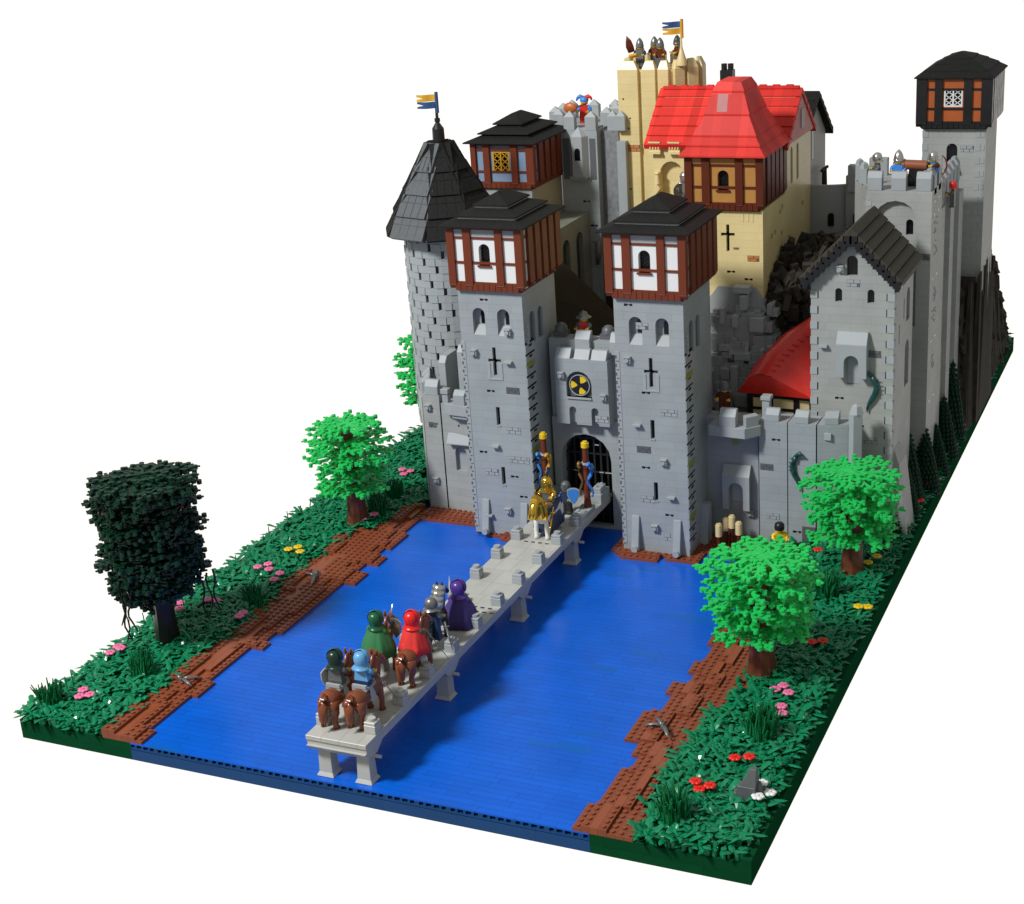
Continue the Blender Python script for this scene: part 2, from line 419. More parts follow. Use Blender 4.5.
# tufts
def tuft(seed):
    r = random.Random(seed)
    t = thing('grass_tuft', '', 'plant')
    b = MB()
    for _ in range(85):
        a = r.random()*6.28; q = sqrt(r.random()); x, y = q*1.3*cos(a), q*1.3*sin(a); h = r.uniform(3.0,5.0)*(1-.2*q)
        m = (x*1.1+r.uniform(-.12,.12), y*1.1+r.uniform(-.12,.12), h*.6); e = (x*1.35+r.uniform(-.35,.35), y*1.35+r.uniform(-.35,.35), h)
        b.tube((x,y,0), m, .16, .15, 4, 0, False); b.tube(m, e, .15, .07, 4, 0, False)
    b.build('blades', [GREENT], t, local=True)
    return t
t0 = tuft(1); t1 = tuft(2)
TG = 'spiky grass tufts on the banks'
spots = [((2.3,3.5),1.,'spiky green tuft at the front left corner of the plinth'),
         ((9.2,13.8),1.05,'spiky green tuft in front of the black-green tree trunk'),
         ((12.,36.4),.95,'spiky green tuft just right of the row of pink flowers on the left bank'),
         ((13.4,71.6),1.1,'dark spiky tuft between the left bank tree and the curtain wall'),
         ((86.3,4.3),1.15,'large spiky tuft left of the red flowers near the front right corner'),
         ((90.5,23.5),1.2,'spiky tuft below the pink flowers on the right bank'),
         ((88.7,62.),1.15,'broad spiky tuft between the two bright green trees on the right'),
         ((12.6,78.4),1.0,'spiky tuft against the left end of the curtain wall')]
for i, (p, s_, lb) in enumerate(spots):
    src = (t0, t1)[i % 2]
    if i < 2: o = src; o.location = Vector((p[0],p[1],H))*S; o.scale = (s_,)*3; o['label'] = lb
    else: o = dup(src, (p[0],p[1],H), lb, rotz=i*1.1, scale=s_)
    o['group'] = TG

# flowers
def flowers(kind, mat, pts, label, group, stem=.9):
    b0 = pts[0]
    t = thing('flower_cluster', label, 'flowers', (b0[0],b0[1],H), group)
    st = MB()
    for p in pts:
        x, y = p[0], p[1]; z = H+1.0+stem*R2.uniform(.4,1.)
        st.tube((b0[0]+(x-b0[0])*.2, b0[1]+(y-b0[1])*.2, H), (x,y,z), .12, .1, 5)
    o_st = st.build('stem', [GREEN], t)
    for p in pts:
        x, y = p[0], p[1]; z = H+1.25+stem*R2.uniform(.5,1.)
        f = MB(); a0 = R2.random()*6
        for k in range(6):
            a = a0+k*pi/3; f.lathe((x+.42*cos(a), y+.42*sin(a), z), [(.001,.2),(.26,.18),(.36,.06),(.26,-.08),(.001,-.1)], 8)
        f.tube((x,y,z-.1),(x,y,z+.3),.2,.16,8)
        st2 = f.build('bloom', [mat], t)
FG = 'flower clusters on the banks'
flowers('p', PINK, [(5.8,5.1),(5.5,6.3),(7.,5.7)], 'three pink blooms right of the tuft at the front left corner', FG)
flowers('p', PINK, [(2.,16.4),(1.9,18.2),(2.9,17.6)], 'three pink blooms left of the black-green tree foot', FG)
flowers('p', PINK, [(1.2,31.2),(2.2,32.4),(3.4,30.5)], 'three pink blooms seen just behind the black-green trunk', FG)
flowers('p', PINK, [(5.7,34.2),(6.9,34.6)], 'two pink blooms in the shade under the hanging vine', FG)
flowers('p', PINK, [(13.3,30.8),(13.,32.2)], 'two shaded pink blooms at the edge of the brown bank', FG)
flowers('p', PINK, [(6.7,45.9),(7.3,47.8),(8.9,45.6)], 'three bright pink blooms behind the small tuft on the left bank', FG)
flowers('p', PINK, [(11.,45.2),(11.4,42.9)], 'two single pink blooms nearest the brown bank on the left', FG)
flowers('y', YEL, [(7.7,53.),(8.4,54.6),(9.7,53.1)], 'three yellow blooms on the left bank', FG)
flowers('p', PINK, [(12.6,67.5),(14.,68.9)], 'two pink blooms in the shade right of the left bank tree trunk', FG)
flowers('p', PINK, [(9.,88.),(10.3,88.5),(9.8,87.)], 'pink blooms high on the bank beside the curtain wall', FG)
flowers('r', REDF, [(86.7,10.4),(87.4,9.5),(88.4,10.2)], 'three red blooms right of the large front tuft', FG)
flowers('r', REDF, [(89.3,16.7),(90.8,17.3)], 'two red blooms behind the dark grey rock', FG)
flowers('p', PINK, [(89.4,33.4),(90.1,34.6),(91.2,32.9)], 'three pink blooms below the nearest bright green tree', FG)
flowers('p', PINK, [(91.2,29.6),(91.7,28.)], 'two pink blooms beside the tuft on the right bank', FG)
flowers('r', REDF, [(90.6,46.4),(91.8,47.4)], 'two red blooms in the shade of the nearest bright green tree', FG)
flowers('y', YEL, [(94.,58.4),(95.1,58.9)], 'two bright yellow blooms at the right edge of the plinth', FG)
flowers('y', YEL, [(92.1,72.8),(92.9,74.9)], 'two shaded yellow blooms behind the rear right tree trunk', FG)
flowers('r', REDF, [(82.2,71.8),(84.3,75.3)], 'small red blooms between the right bank trees and the curtain wall', FG)
flowers('w', WHITE, [(94.,9.6),(94.9,11.2),(93.6,12.6)], 'three white blooms right of the dark grey rock', FG)
flowers('r', REDF, [(94.2,96.7),(94.7,97.6)], 'single red bloom right of the nearest conifer', FG)
flowers('r', REDF, [(94.5,104.2),(95.2,105.4),(94.2,106.9)], 'three dark red blooms at the right edge among the conifers', FG)
flowers('r', REDF, [(94.6,131.),(95.2,133.)], 'farthest pair of dark red blooms at the right edge', FG)

# rock and three-leaf grey sprigs
rk = MB()
rk.frus(91.2,94.0,9.6,11.2,H, 91.6,93.6,9.8,11.,5.2); rk.frus(91.9,93.7,9.8,11.3,5.2, 92.9,93.6,10.4,11.1,7.2)
rk.frus(90.2,91.4,9.9,11.4,H, 91.,91.4,10.2,11.2,4.); rk.frus(93.6,94.6,10.,11.6,H, 93.6,93.9,10.4,11.3,5.4); rk.frus(92.,93.6,10.6,12.2,H,92.4,93.4,10.8,11.6,5.9)
tag(rk.build('rock', GREYD, origin=(92.6,10.4,H), bevel=.05), 'dark grey faceted rock near the front right corner', 'rock')
def sprig(x, y, rz, label):
    t = MB()
    t.tube((0,0,0),(0,0,.55),.36,.36,10); t.tube((0,0,.55),(0,0,.8),.24,.2,8)
    for a in (-.6, .35, 2.4):
        t.path([(0,0,.4),(.8*cos(a),.8*sin(a),.62),(1.7*cos(a),1.7*sin(a),.5),(2.5*cos(a),2.5*sin(a),.2)],[(.16,.12),(.32,.12),(.28,.1),(.06,.04)],6)
    o = t.build('stone_sprig', SILVERD, local=True); o.location = Vector((x,y,3.25))*S; o.rotation_euler = (0,0,rz)
    return tag(o, label, 'sprig', 'grey three-leaf sprigs on the brown banks')
sprig(15.2,14.,.2,'grey three-leaf sprig lying on the left bank nearest the front')
sprig(15.9,47.2,2.6,'grey three-leaf sprig lying on the left bank beside the yellow flowers')
sprig(78.9,21.9,2.9,'grey three-leaf sprig lying on the right bank plates')

# ------------------------------------------------------------------ trees
def crown(bm, r, R, z0, z1, tiers, arms, den, m=0, studr=.33, droop=.25, prof=None, wob=.06, jit=.1):
    """tiers of flat webbed leaf plates; short upright studs at the tips"""
    def bar(a, b, w_, h_):
        d = Vector(b)-Vector(a); L = d.length
        if L < .05: return
        q = d.to_track_quat('X','Z').to_matrix(); bm.obox((Vector(a)+Vector(b))/2, (L/2+.08, w_, h_), q, m)
    for t in range(tiers):
        f = t/(tiers-1) if tiers > 1 else 0
        zt = z0+(z1-z0)*f
        rt = R*(prof(f) if prof else (1-.35*abs(f-.45)*1.3))
        a0 = r.random()*6.28
        for k in range(arms):
            a = a0+2*pi*k/arms+r.uniform(-.16,.16); L = rt*r.uniform(.84,1.08); zz = zt+r.uniform(-jit,jit); tilt = r.uniform(-.06,.05)
            prev = Vector((0,0,zz)); n = max(3, int(L/1.1))
            for i in range(1, n+1):
                q = i/n; aa = a+r.uniform(-.16,.16)*(1.2-q)
                cur = Vector((cos(aa)*L*q, sin(aa)*L*q, zz+tilt*L*q-droop*q*q+r.uniform(-wob,wob)))
                bar(prev, cur, .2, .11); prev = cur
                for side in (-1, 1):
                    if q < .15 or r.random() > den: continue
                    l = r.uniform(.8,1.7)*(1.2-.45*q); b = a+side*r.uniform(.55,1.2)
                    e = cur+Vector((cos(b)*l, sin(b)*l, r.uniform(-.08,.08)))
                    bar(cur, e, .19, .1)
                    if r.random() < .5:
                        b2_ = b-side*r.uniform(.6,1.1); e2 = e+Vector((cos(b2_)*.6, sin(b2_)*.6, 0)); bar(e, e2, .16, .09)
                    if r.random() < .72 or q > .8:
                        up = r.choice((1,1,-1)); h = .26
                        bm.tube(e-Vector((0,0,.16 if up > 0 else .42)), e+Vector((0,0,.36 if up > 0 else .16)), studr, studr, 7, m)
            bm.tube(prev-Vector((0,0,.3)), prev+Vector((0,0,.3)), studr, studr, 7, m)
def trunk(bm, h, r0, seed, m=0, fl=1.6):
    r = random.Random(seed)
    prof = [(0,1.25),(.05,1.08),(.15,.95),(.5,.82),(.8,.75),(1,.6)]
    n = 9; rs = [r.uniform(.88,1.12) for _ in range(n)]
    v = []; 
    for z, q in prof:
        for i in range(n):
            a = 2*pi*i/n; rr = r0*q*rs[i]*(1.12 if i % 2 and z < .2 else 1); v.append((rr*cos(a)+.25*sin(z*5), rr*sin(a), z*h))
    f = [(k*n+i, k*n+(i+1)%n, (k+1)*n+(i+1)%n, (k+1)*n+i) for k in range(len(prof)-1) for i in range(n)]
    f.append(list(range((len(prof)-1)*n, len(prof)*n)))
    bm.add(v, f, m, False)
    for k in range(4):
        a = k*1.6+.3; bm.path([(r0*.7*cos(a), r0*.7*sin(a), 1.0),(r0*1.3*cos(a), r0*1.3*sin(a), .35),(r0*1.7*cos(a), r0*1.7*sin(a), 0.)],[.35,.3,.2],6,m)
def tree(x, y, R, z0, z1, tiers, seed, label, arms=15, den=.8, th=None, prof=None):
    t = thing('broadleaf_tree', label, 'tree', (x,y,H), 'bright green trees on the banks')
    r = random.Random(seed); b = MB()
    crown(b, r, R, z0-H, z1-H, tiers, arms, den, prof=prof, wob=.05)
    b.build('crown', [GREENB], t, local=True)
    k = MB(); trunk(k, z1-H-1.5, 1.55, seed); k.build('trunk', [TRUNK], t, local=True)
    br = MB()
    for q in range(7):
        a = r.random()*6.28; zz = r.uniform(z0-H, z1-H-2); br.tube((0,0,zz-.8),(cos(a)*2.6,sin(a)*2.6,zz), .45,.25,6)
    br.build('branches', [TRUNK], t, local=True)
    return t
pf = lambda f: (1.0, .98, 1.04, .93, 1.0, .82)[min(5, int(f*5.999))]
tree(86.2,38.6,6.7,10.2,19.6,5,5,'nearest bright green tree on the right bank, overlapping the water', prof=lambda f: (.80,.80,1.06,.86,1.04,.84)[min(5,int(f*5.999))], den=.8)
tree(90.3,70.6,6.1,9.8,18.8,5,9,'bright green tree on the right bank in front of the tall grey gabled house', prof=lambda f: (.84,.84,1.04,.86,1.05,.86)[min(5,int(f*5.999))], den=.8)
tree(11.5,67.4,5.9,10.2,20.2,5,14,'bright green tree on the left bank beside the brown plates', prof=lambda f: (.82,.82,1.06,.88,1.04,.82)[min(5,int(f*5.999))], den=.8)
tree(7.4,106.,7.0,12.,22.5,5,21,'bright green tree half hidden behind the left curtain wall', den=.85)

dk = thing('gnarled_tree', 'tall black-green tree with drooping vines on the left bank', 'tree', (6.3,23.,H))
r = random.Random(4); b = MB()
crown(b, r, 6.1, 8.8, 25.3, 14, 17, .97, studr=.36, droop=.5, wob=.2, jit=.4, prof=lambda f: (.6,.86,.96,1.0,.9,1.06,.94,1.02,.9,1.08,1.02,.98,1.1,1.0)[min(13,int(f*13.999))])
for _ in range(1700):
    a = r.random()*6.28; z = r.uniform(8.4,25.); q = 6.2*(r.random()**.35)*(.97 if z > 11 else .7)
    l = r.uniform(.4,.8); b.obox((q*cos(a), q*sin(a), z), (l, l*.55, .09), Matrix.Rotation(r.random()*6.28,3,'Z')@Matrix.Rotation(r.uniform(-.5,.5),3,'X'))
b.build('crown', [GREEND], dk, local=True)
k = MB(); trunk(k, 22, 1.6, 3); 
k.build('trunk', [TRUNKD], dk, local=True)
v_ = MB()
for (x, y, z, sx) in ((-3.6,-3.2,8.2,.5),(-3.,-3.8,8.6,-.4),(4.4,4.,9.,.4),(6.6,2.4,11.,-.5),(7.2,3.,11.5,.4),(0.5,-6.8,12.,.6),(-.6,-7.,13.,-.5)):
    pts = [(x,y,z)]
    for i in range(1,7): pts.append((x+sx*sin(i*1.2), y-sx*.6*sin(i*.9), z-i*1.05))
    v_.path(pts, [.17,.17,.15,.15,.13,.12,.08], 6)
v_.build('vines', [TRUNKD], dk, local=True)
rr_ = MB()
for _ in range(16):
    a = r.random()*6.28; z = r.uniform(10,26); q = r.uniform(5,6.8); rr_.tube((q*cos(a),q*sin(a),z),(q*cos(a),q*sin(a),z+.3),.3,.3,7)
BERRY = plastic('dark_red_berry', (.16,.01,.012), .4)
rr_.v = [(a+6.3, b+23., c+H) for a, b, c in rr_.v]
psplit(rr_, 'berry', [BERRY], dk, .0)

# conifers along the right edge
def pine():
    t = thing('conifer', '', 'tree'); b = MB(); rows = 15
    for k in range(rows):
        f = k/(rows-1); z = .5+f*9.0; R = 2.55*(1-f)**.85+.16; n = max(4, int(R*2*pi/.62))
        for i in range(n):
            a = 2*pi*(i+.5*(k % 2))/n
            b.obox((R*cos(a)*.93, R*sin(a)*.93, z), (.36,.2,.17), Matrix.Rotation(a,3,'Z')@Matrix.Rotation(.35,3,'Y'))
        b.tube((0,0,z-.35),(0,0,z+.4), R*.86, R*.74, 9, 0, False)
    b.tube((0,0,9.4),(0,0,10.2),.2,.06,6)
    b.build('foliage', [GREENP], t, local=True)
    k = MB(); k.tube((0,0,-.2),(0,0,.6),.5,.5,8); k.build('trunk', [TRUNK], t, local=True)
    return t
p0 = pine()
PL = [((93.4,86.6),.72,'smallest conifer, nearest the front beside the grey gabled house'),
      ((93.3,93.2),.95,'conifer standing just left of the single red bloom'),
      ((92.6,99.),1.25,'tall dark conifer in the recess between the gabled house and the keep'),
      ((93.9,105.4),1.12,'sharp-topped conifer in front of the keep corner'),
      ((94.2,113.2),.9,'conifer against the right side of the keep'),
      ((94.,121.5),1.1,'conifer behind the farthest but one red blooms on the right edge'),
      ((93.9,130.),1.45,'tallest conifer at the far end of the keep'),
      ((93.6,142.),1.3,'conifer in front of the dark rock slope'),
      ((93.8,154.),1.,'farthest conifer at the foot of the dark rock slope'),
      ((92.7,90.4),.8,'low conifer squeezed behind the smallest one')]
for i, (p, s_, lb) in enumerate(PL):
    sc3 = (min(s_,1.)*.95, min(s_,1.)*.95, s_)
    if i == 0: o = p0; o.location = Vector((p[0],p[1],H))*S; o.scale = sc3; o['label'] = lb
    else: o = dup(p0, (p[0],p[1],H), lb, rotz=i*.7, scale=sc3)
    o['group'] = 'dark green conifers along the right edge'

# ------------------------------------------------------------------ bridge
br = thing('bridge', 'long pale grey causeway of flat slabs over the blue water', 'bridge', (43,0,H))
d = MB(); d.box(43,51,.14,79,7.55,8.14)
d.build('deck', [BRIDGE], br, bevel=.04)
e = MB()
for x0, x1 in ((43.02,44.),(50.,50.98)):
    e.box(x0,x1,.5,78.6,6.95,7.54)
ys = [1.5,22.,45.,64.5]
for y in ys:
    e.extr([(y-1.6,6.95),(y+1.6+1.2,6.95),(y+1.2,5.9),(y-.6,5.9)], 'x', 43.1, 50.9)
    for x0 in (42.5, 51.):     # little horizontal pins through the sides
        e.tube((x0-.1,y+.6,5.75),(x0+.7,y+.6,5.75),.22,.22,8)
e.box(43.05,50.95,.3,2.4,6.9,7.545)
for y in range(12, 79, 10): e.box(43.2,50.8,y,y+.8,6.95,7.5)
e.build('side_beams', [BRIDGEP], br, bevel=.04)
for y in ys:
    for x in (43.6, 48.7):
        p = MB(); p.frus(x+.1,x+1.9,y-.4,y+1.2,H+.3, x+.2,x+1.8,y-.3,y+1.1,5.95); p.frus(x-.15,x+2.15,y-.7,y+1.5,H+.01, x+.1,x+1.9,y-.4,y+1.2,H+.5)
        p.build('pier', [BRIDGEP], br, bevel=.05)
for k in range(10):
    y = 2.6+6.95*k
    for x in (43.2, 49.6):
        if x < 44 and k == 4: continue
        x -= .15; p = MB(); p.box(x,x+1.5,y,y+1.4,8.14,9.2); p.box(x+.04,x+1.46,y+.04,y+1.36,9.23,9.6)
        p.tube((x+.75,y+.7,9.6),(x+.75,y+.7,9.95),.5,.48,12)
        p.build('post', [GREYP if k > 2 else BRIDGEP], br, bevel=.05)
jj = MB()
for (y, x0) in ((35,47),(36.2,46.2),(58,45.2)):
    for q in range(4): jj.box(x0+q*1.1, x0+q*1.1+.6, y, y+.35, 8.135, 8.155)
jj.build('gaps', [PANE], br)
kb = MB(); kb.box(48.9,51,68.4,71.9,8.14,9.0); kb.box(40.4,43,71,75,6.6,8.4); kb.box(49.2,51,74.4,78.,8.14,9.6); kb.box(49.5,50.8,74.8,77,9.6,10.5)
for x, y in ((49.4,68.9),(50.5,68.9),(49.4,71.2),(49.9,75.3),(50.3,76.6)): kb.stud(x, y, 9. if y < 72 else 10.5)
psplit(kb, 'gate_block', [GREYP], br, .1, .05)
# ------------------------------------------------------------------ castle helpers (front faces look along -y, side faces along +x)
def part(mb, name, mats, parent, label=None, bevel=0):
    o = mb.build(name, mats, parent, bevel=bevel)
    if label: o['label'] = label
    return o
def knob(x, y, z, p, axis='y', kind=0):
    """masonry block sticking out of a wall face"""
    b = MB()
    if axis == 'y':
        if kind == 0: b.box(x-.5,x+.5,y-.55,y+.05,z-.5,z+.5); b.tube((x,y-.55,z),(x,y-.75,z),.3,.3,8); b.box(x-.5,x+.5,y-.75,y-.4,z+.3,z+.55)
        elif kind == 1: b.box(x-.6,x+.6,y-.75,y+.05,z-.15,z+.22)
        else: b.box(x-.9,x+.9,y-.35,y+.05,z-.35,z+.35)
    else:
        b.box(x-.05,x+.5,y-.5,y+.5,z-.5,z+.5)
    part(b, 'protruding_stone', [GREYP], p, bevel=.04)
def profile_stone(x, y, z, p, w=2., mat=None, h=1.05):
    b = MB(); mt = mat or GREYD
    b.box(x-w/2,x+w/2,y-.012,y+.02,z-h/2,z+h/2,1)
    n = int(w*2)
    for r_ in range(2):
        for i in range(int(w)+1):
            a = x-w/2+i*1.+(.0 if r_ else -.5); a0, a1 = max(a+.05,x-w/2+.03), min(a+.95,x+w/2-.03)
            if a1-a0 > .15: b.box(a0,a1,y-.07,y+.01,z-h/2+.05+r_*h/2,z-h/2+h/2-.04+r_*h/2)
    part(b, 'textured_brick', [mat or GREYP, GREYD], p)
def grille(x, y, z, p, n=2):
    b = MB()
    b.box(x-.62,x-.1,y-.006,y+.02,z-.17,z+.17); b.box(x-.1,x+.62,y-.006,y+.02,z-.03,z+.09); b.box(x+.25,x+.66,y-.007,y+.02,z-.15,z+.17)
    part(b, 'vent', [PANE], p)
def hole(cx, z0, w, h, y, d, arch=True, axis='y'):
    c = MB(); poly = archp(cx, z0, w, h) if arch else rectp(cx-w/2, cx+w/2, z0, z0+h)
    if axis == 'y': c.extr(poly, 'y', y-1, y+d)
    else: c.extr(poly, 'x', y-d, y+1)
    return c
def merge(*ms):
    a = MB()
    for m in ms: a.add(m.v, m.f)
    return a
def pane(cx, z0, w, h, y, d, p, mat=None, arch=True, axis='y', name='window', frame=None):
    b = MB(); poly = archp(cx, z0+.01, w-.02, h-.02) if arch else rectp(cx-w/2+.01, cx+w/2-.01, z0+.01, z0+h-.01)
    if axis == 'y': b.extr(poly, 'y', y+d-.06, y+d-.01)
    else: b.extr(poly, 'x', y-d+.01, y-d+.06)
    return part(b, name, [mat or PANE], p)
def quoins(p, x, y0, z0, z1, xa, xb, side=True, mat=None, step_=1.6):
    """alternating corner stones: on the front strip xa..xb and along the +x face"""
    b = MB(); z = z0; k = 0
    while z < z1-.8:
        b.box(xa, xb, y0-.07, y0+.3, z+.03, z+.75)
        z += step_; k += 1
    part(b, 'quoins', [mat or GREYP], p, bevel=.03)

def timber_box(p, x0, x1, y0, y1, z0, z1, beam, panel, win='arch', zw=(46,49.2), fx=None, rails=(2.9,7.5), low=1.35, sidebeams=6, toppanel=None, cor=.75, pane_mat=None):
    """half-timbered storey: beams proud of the panels, window in the middle bay"""
    W = x1-x0; fx = fx or [(0,1.15),(2.6,3.85),(7.65,8.8),(10.7,11.85)]
    k = W/11.85; fx = [(x0+a*k, x0+b*k) for a, b in fx]
    b = MB(); b.box(x0+.45, x1-.45, y0+.45, y1-.3, z0+.5, z1)
    pw = part(b, 'panel', [panel], p)
    bc = [(x0+x1)/2]
    t = MB()
    t.frus(x0+cor+.1,x1-cor-.1,y0+cor+.1,y1-.3,z0, x0+.12,x1-.12,y0+.12,y1-.3,z0+low-.1)     # corbelled foot
    n = int(W/1.02)
    for i in range(n): 
        a = x0+cor+.15+(W-2*cor-.3)*i/n; t.box(a+.04,a+(W-2*cor-.3)/n-.04,y0+.12,y0+cor,z0+.25,z0+low)
    for (zz, hh) in [(z0+low-.15,.35),(z0+low+rails[0],.34),(z0+rails[1]+low-.9,.34),(z1-.5,.5)]:
        t.box(x0+.2,x1-.2,y0+.28,y0+.6,zz,zz+hh)
        t.box(x1-.6,x1-.28,y0+.2,y1-.2,zz,zz+hh)
    part(t, 'rails', [beam], p)
    for a, c in fx:
        q = MB(); q.frus(a,c,y0+.35,y0+.6,z0+.45, a,c,y0,y0+.6,z0+1.1); q.box(a,c,y0,y0+.6,z0+1.1,z1-.02)
        part(q, 'beam', [beam], p, bevel=.04)
    D = y1-y0
    for i in range(sidebeams):
        sw = 1.75; a = y0+(D-sw)*i/(sidebeams-1)
        q = MB(); q.frus(x1-.6,x1-.35,a,a+sw,z0+.45,x1-.6,x1,a,a+sw,z0+1.1); q.box(x1-.6,x1+.0,a,a+sw,z0+1.1,z1-.02)
        if i == 0: q = MB(); q.box(x1-.6,x1+.001,y0+.61,y0+1.15,z0+1.1,z1-.02)
        part(q, 'beam', [beam], p, bevel=.04)
    if toppanel:
        q = MB()
        for i in range(3): q.box(fx[i][1], fx[i+1][0], y0+.3, y0+.5, z0+rails[1]+low-.55, z1-.5)
        part(q, 'top_panel', [toppanel], p)
    cx = (fx[1][1]+fx[2][0])/2
    if win == 'arch':
        f = MB()
        cut(pw, hole(cx, zw[0], 1.75, zw[1]-zw[0], y0+.45, 1.2))
        o = pane(cx, zw[0], 1.75, zw[1]-zw[0], y0+.45, .9, p, frame=True)
        l = MB()
        for i in range(-3, 9):
            for s_ in (1, -1):
                x_a, x_b = (cx-.85, cx+.85) if s_ > 0 else (cx+.85, cx-.85)
                z_a = zw[0]+i*.55; z_b = z_a+1.4
                za, zb = max(z_a, zw[0]+.05), min(z_b, zw[1]-.6)
                if zb-za < .2: continue
                fa, fb = (za-z_a)/(z_b-z_a), (zb-z_a)/(z_b-z_a)
                l.tube((x_a+(x_b-x_a)*fa, y0+1.2, za),(x_a+(x_b-x_a)*fb, y0+1.2, zb), .06,.06,4)
        lo = l.build('lattice', [BLACK], o)
        s2 = MB(); s2.box(cx-1.1,cx+1.1,y0+.15,y0+1.,zw[0]-.25,zw[0]); s2.build('sill', [beam], o)
    else:
        col = win
        cut(pw, hole(cx, zw[0], 3.0, zw[1]-zw[0], y0+.45, 1., False))
        o = pane(cx, zw[0], 3.0, zw[1]-zw[0], y0+.45, .9, p, arch=False)
        l = MB(); a, c2 = cx-1.5, cx+1.5; z_0, z_1 = zw
        for xx in (a, cx-.14, c2-.22): l.box(xx, xx+.24, y0+.4, y0+.7, z_0, z_1)
        for zz in (z_0, z_1-.22): l.box(a, c2, y0+.42, y0+.68, zz, zz+.22)
        for (xa, xb) in ((a+.2,cx-.1),(cx+.1,c2-.2)):
            nn = 3; w_ = xb-xa; hh = (z_1-z_0-.4)/nn
            for i in range(nn):
                zz = z_0+.2+i*hh
                l.tube((xa,y0+.55,zz),(xb,y0+.55,zz+hh),.1,.1,4); l.tube((xb,y0+.55,zz),(xa,y0+.55,zz+hh),.1,.1,4)
        l.build('lattice', [col], o)
    return cx
def tier_roof(p, x0, x1, y0, y1, z0, mat, tiers, name='roof', under=None):
    """stacked pyramid tiers: (inset bottom, inset top, z bottom, z top)"""
    b = MB()
    for (i0, i1, za, zb) in tiers:
        b.box(x0+i0,x1-i0,y0+i0,y1-i0,z0+za-.22,z0+za)
        b.frus(x0+i0,x1-i0,y0+i0,y1-i0,z0+za, x0+i1,x1-i1,y0+i1,y1-i1,z0+zb)
    o = part(b, name, [mat], p, bevel=.05)
    if under:
        u = MB()
        for (i0, i1, za, zb) in tiers[1:]:
            u.box(x0+i0+.25,x1-i0-.25,y0+i0+.25,y1-i0-.25,z0+za-.5,z0+za-.22)
        part(u, 'roof_plates', [under], p)
    return o

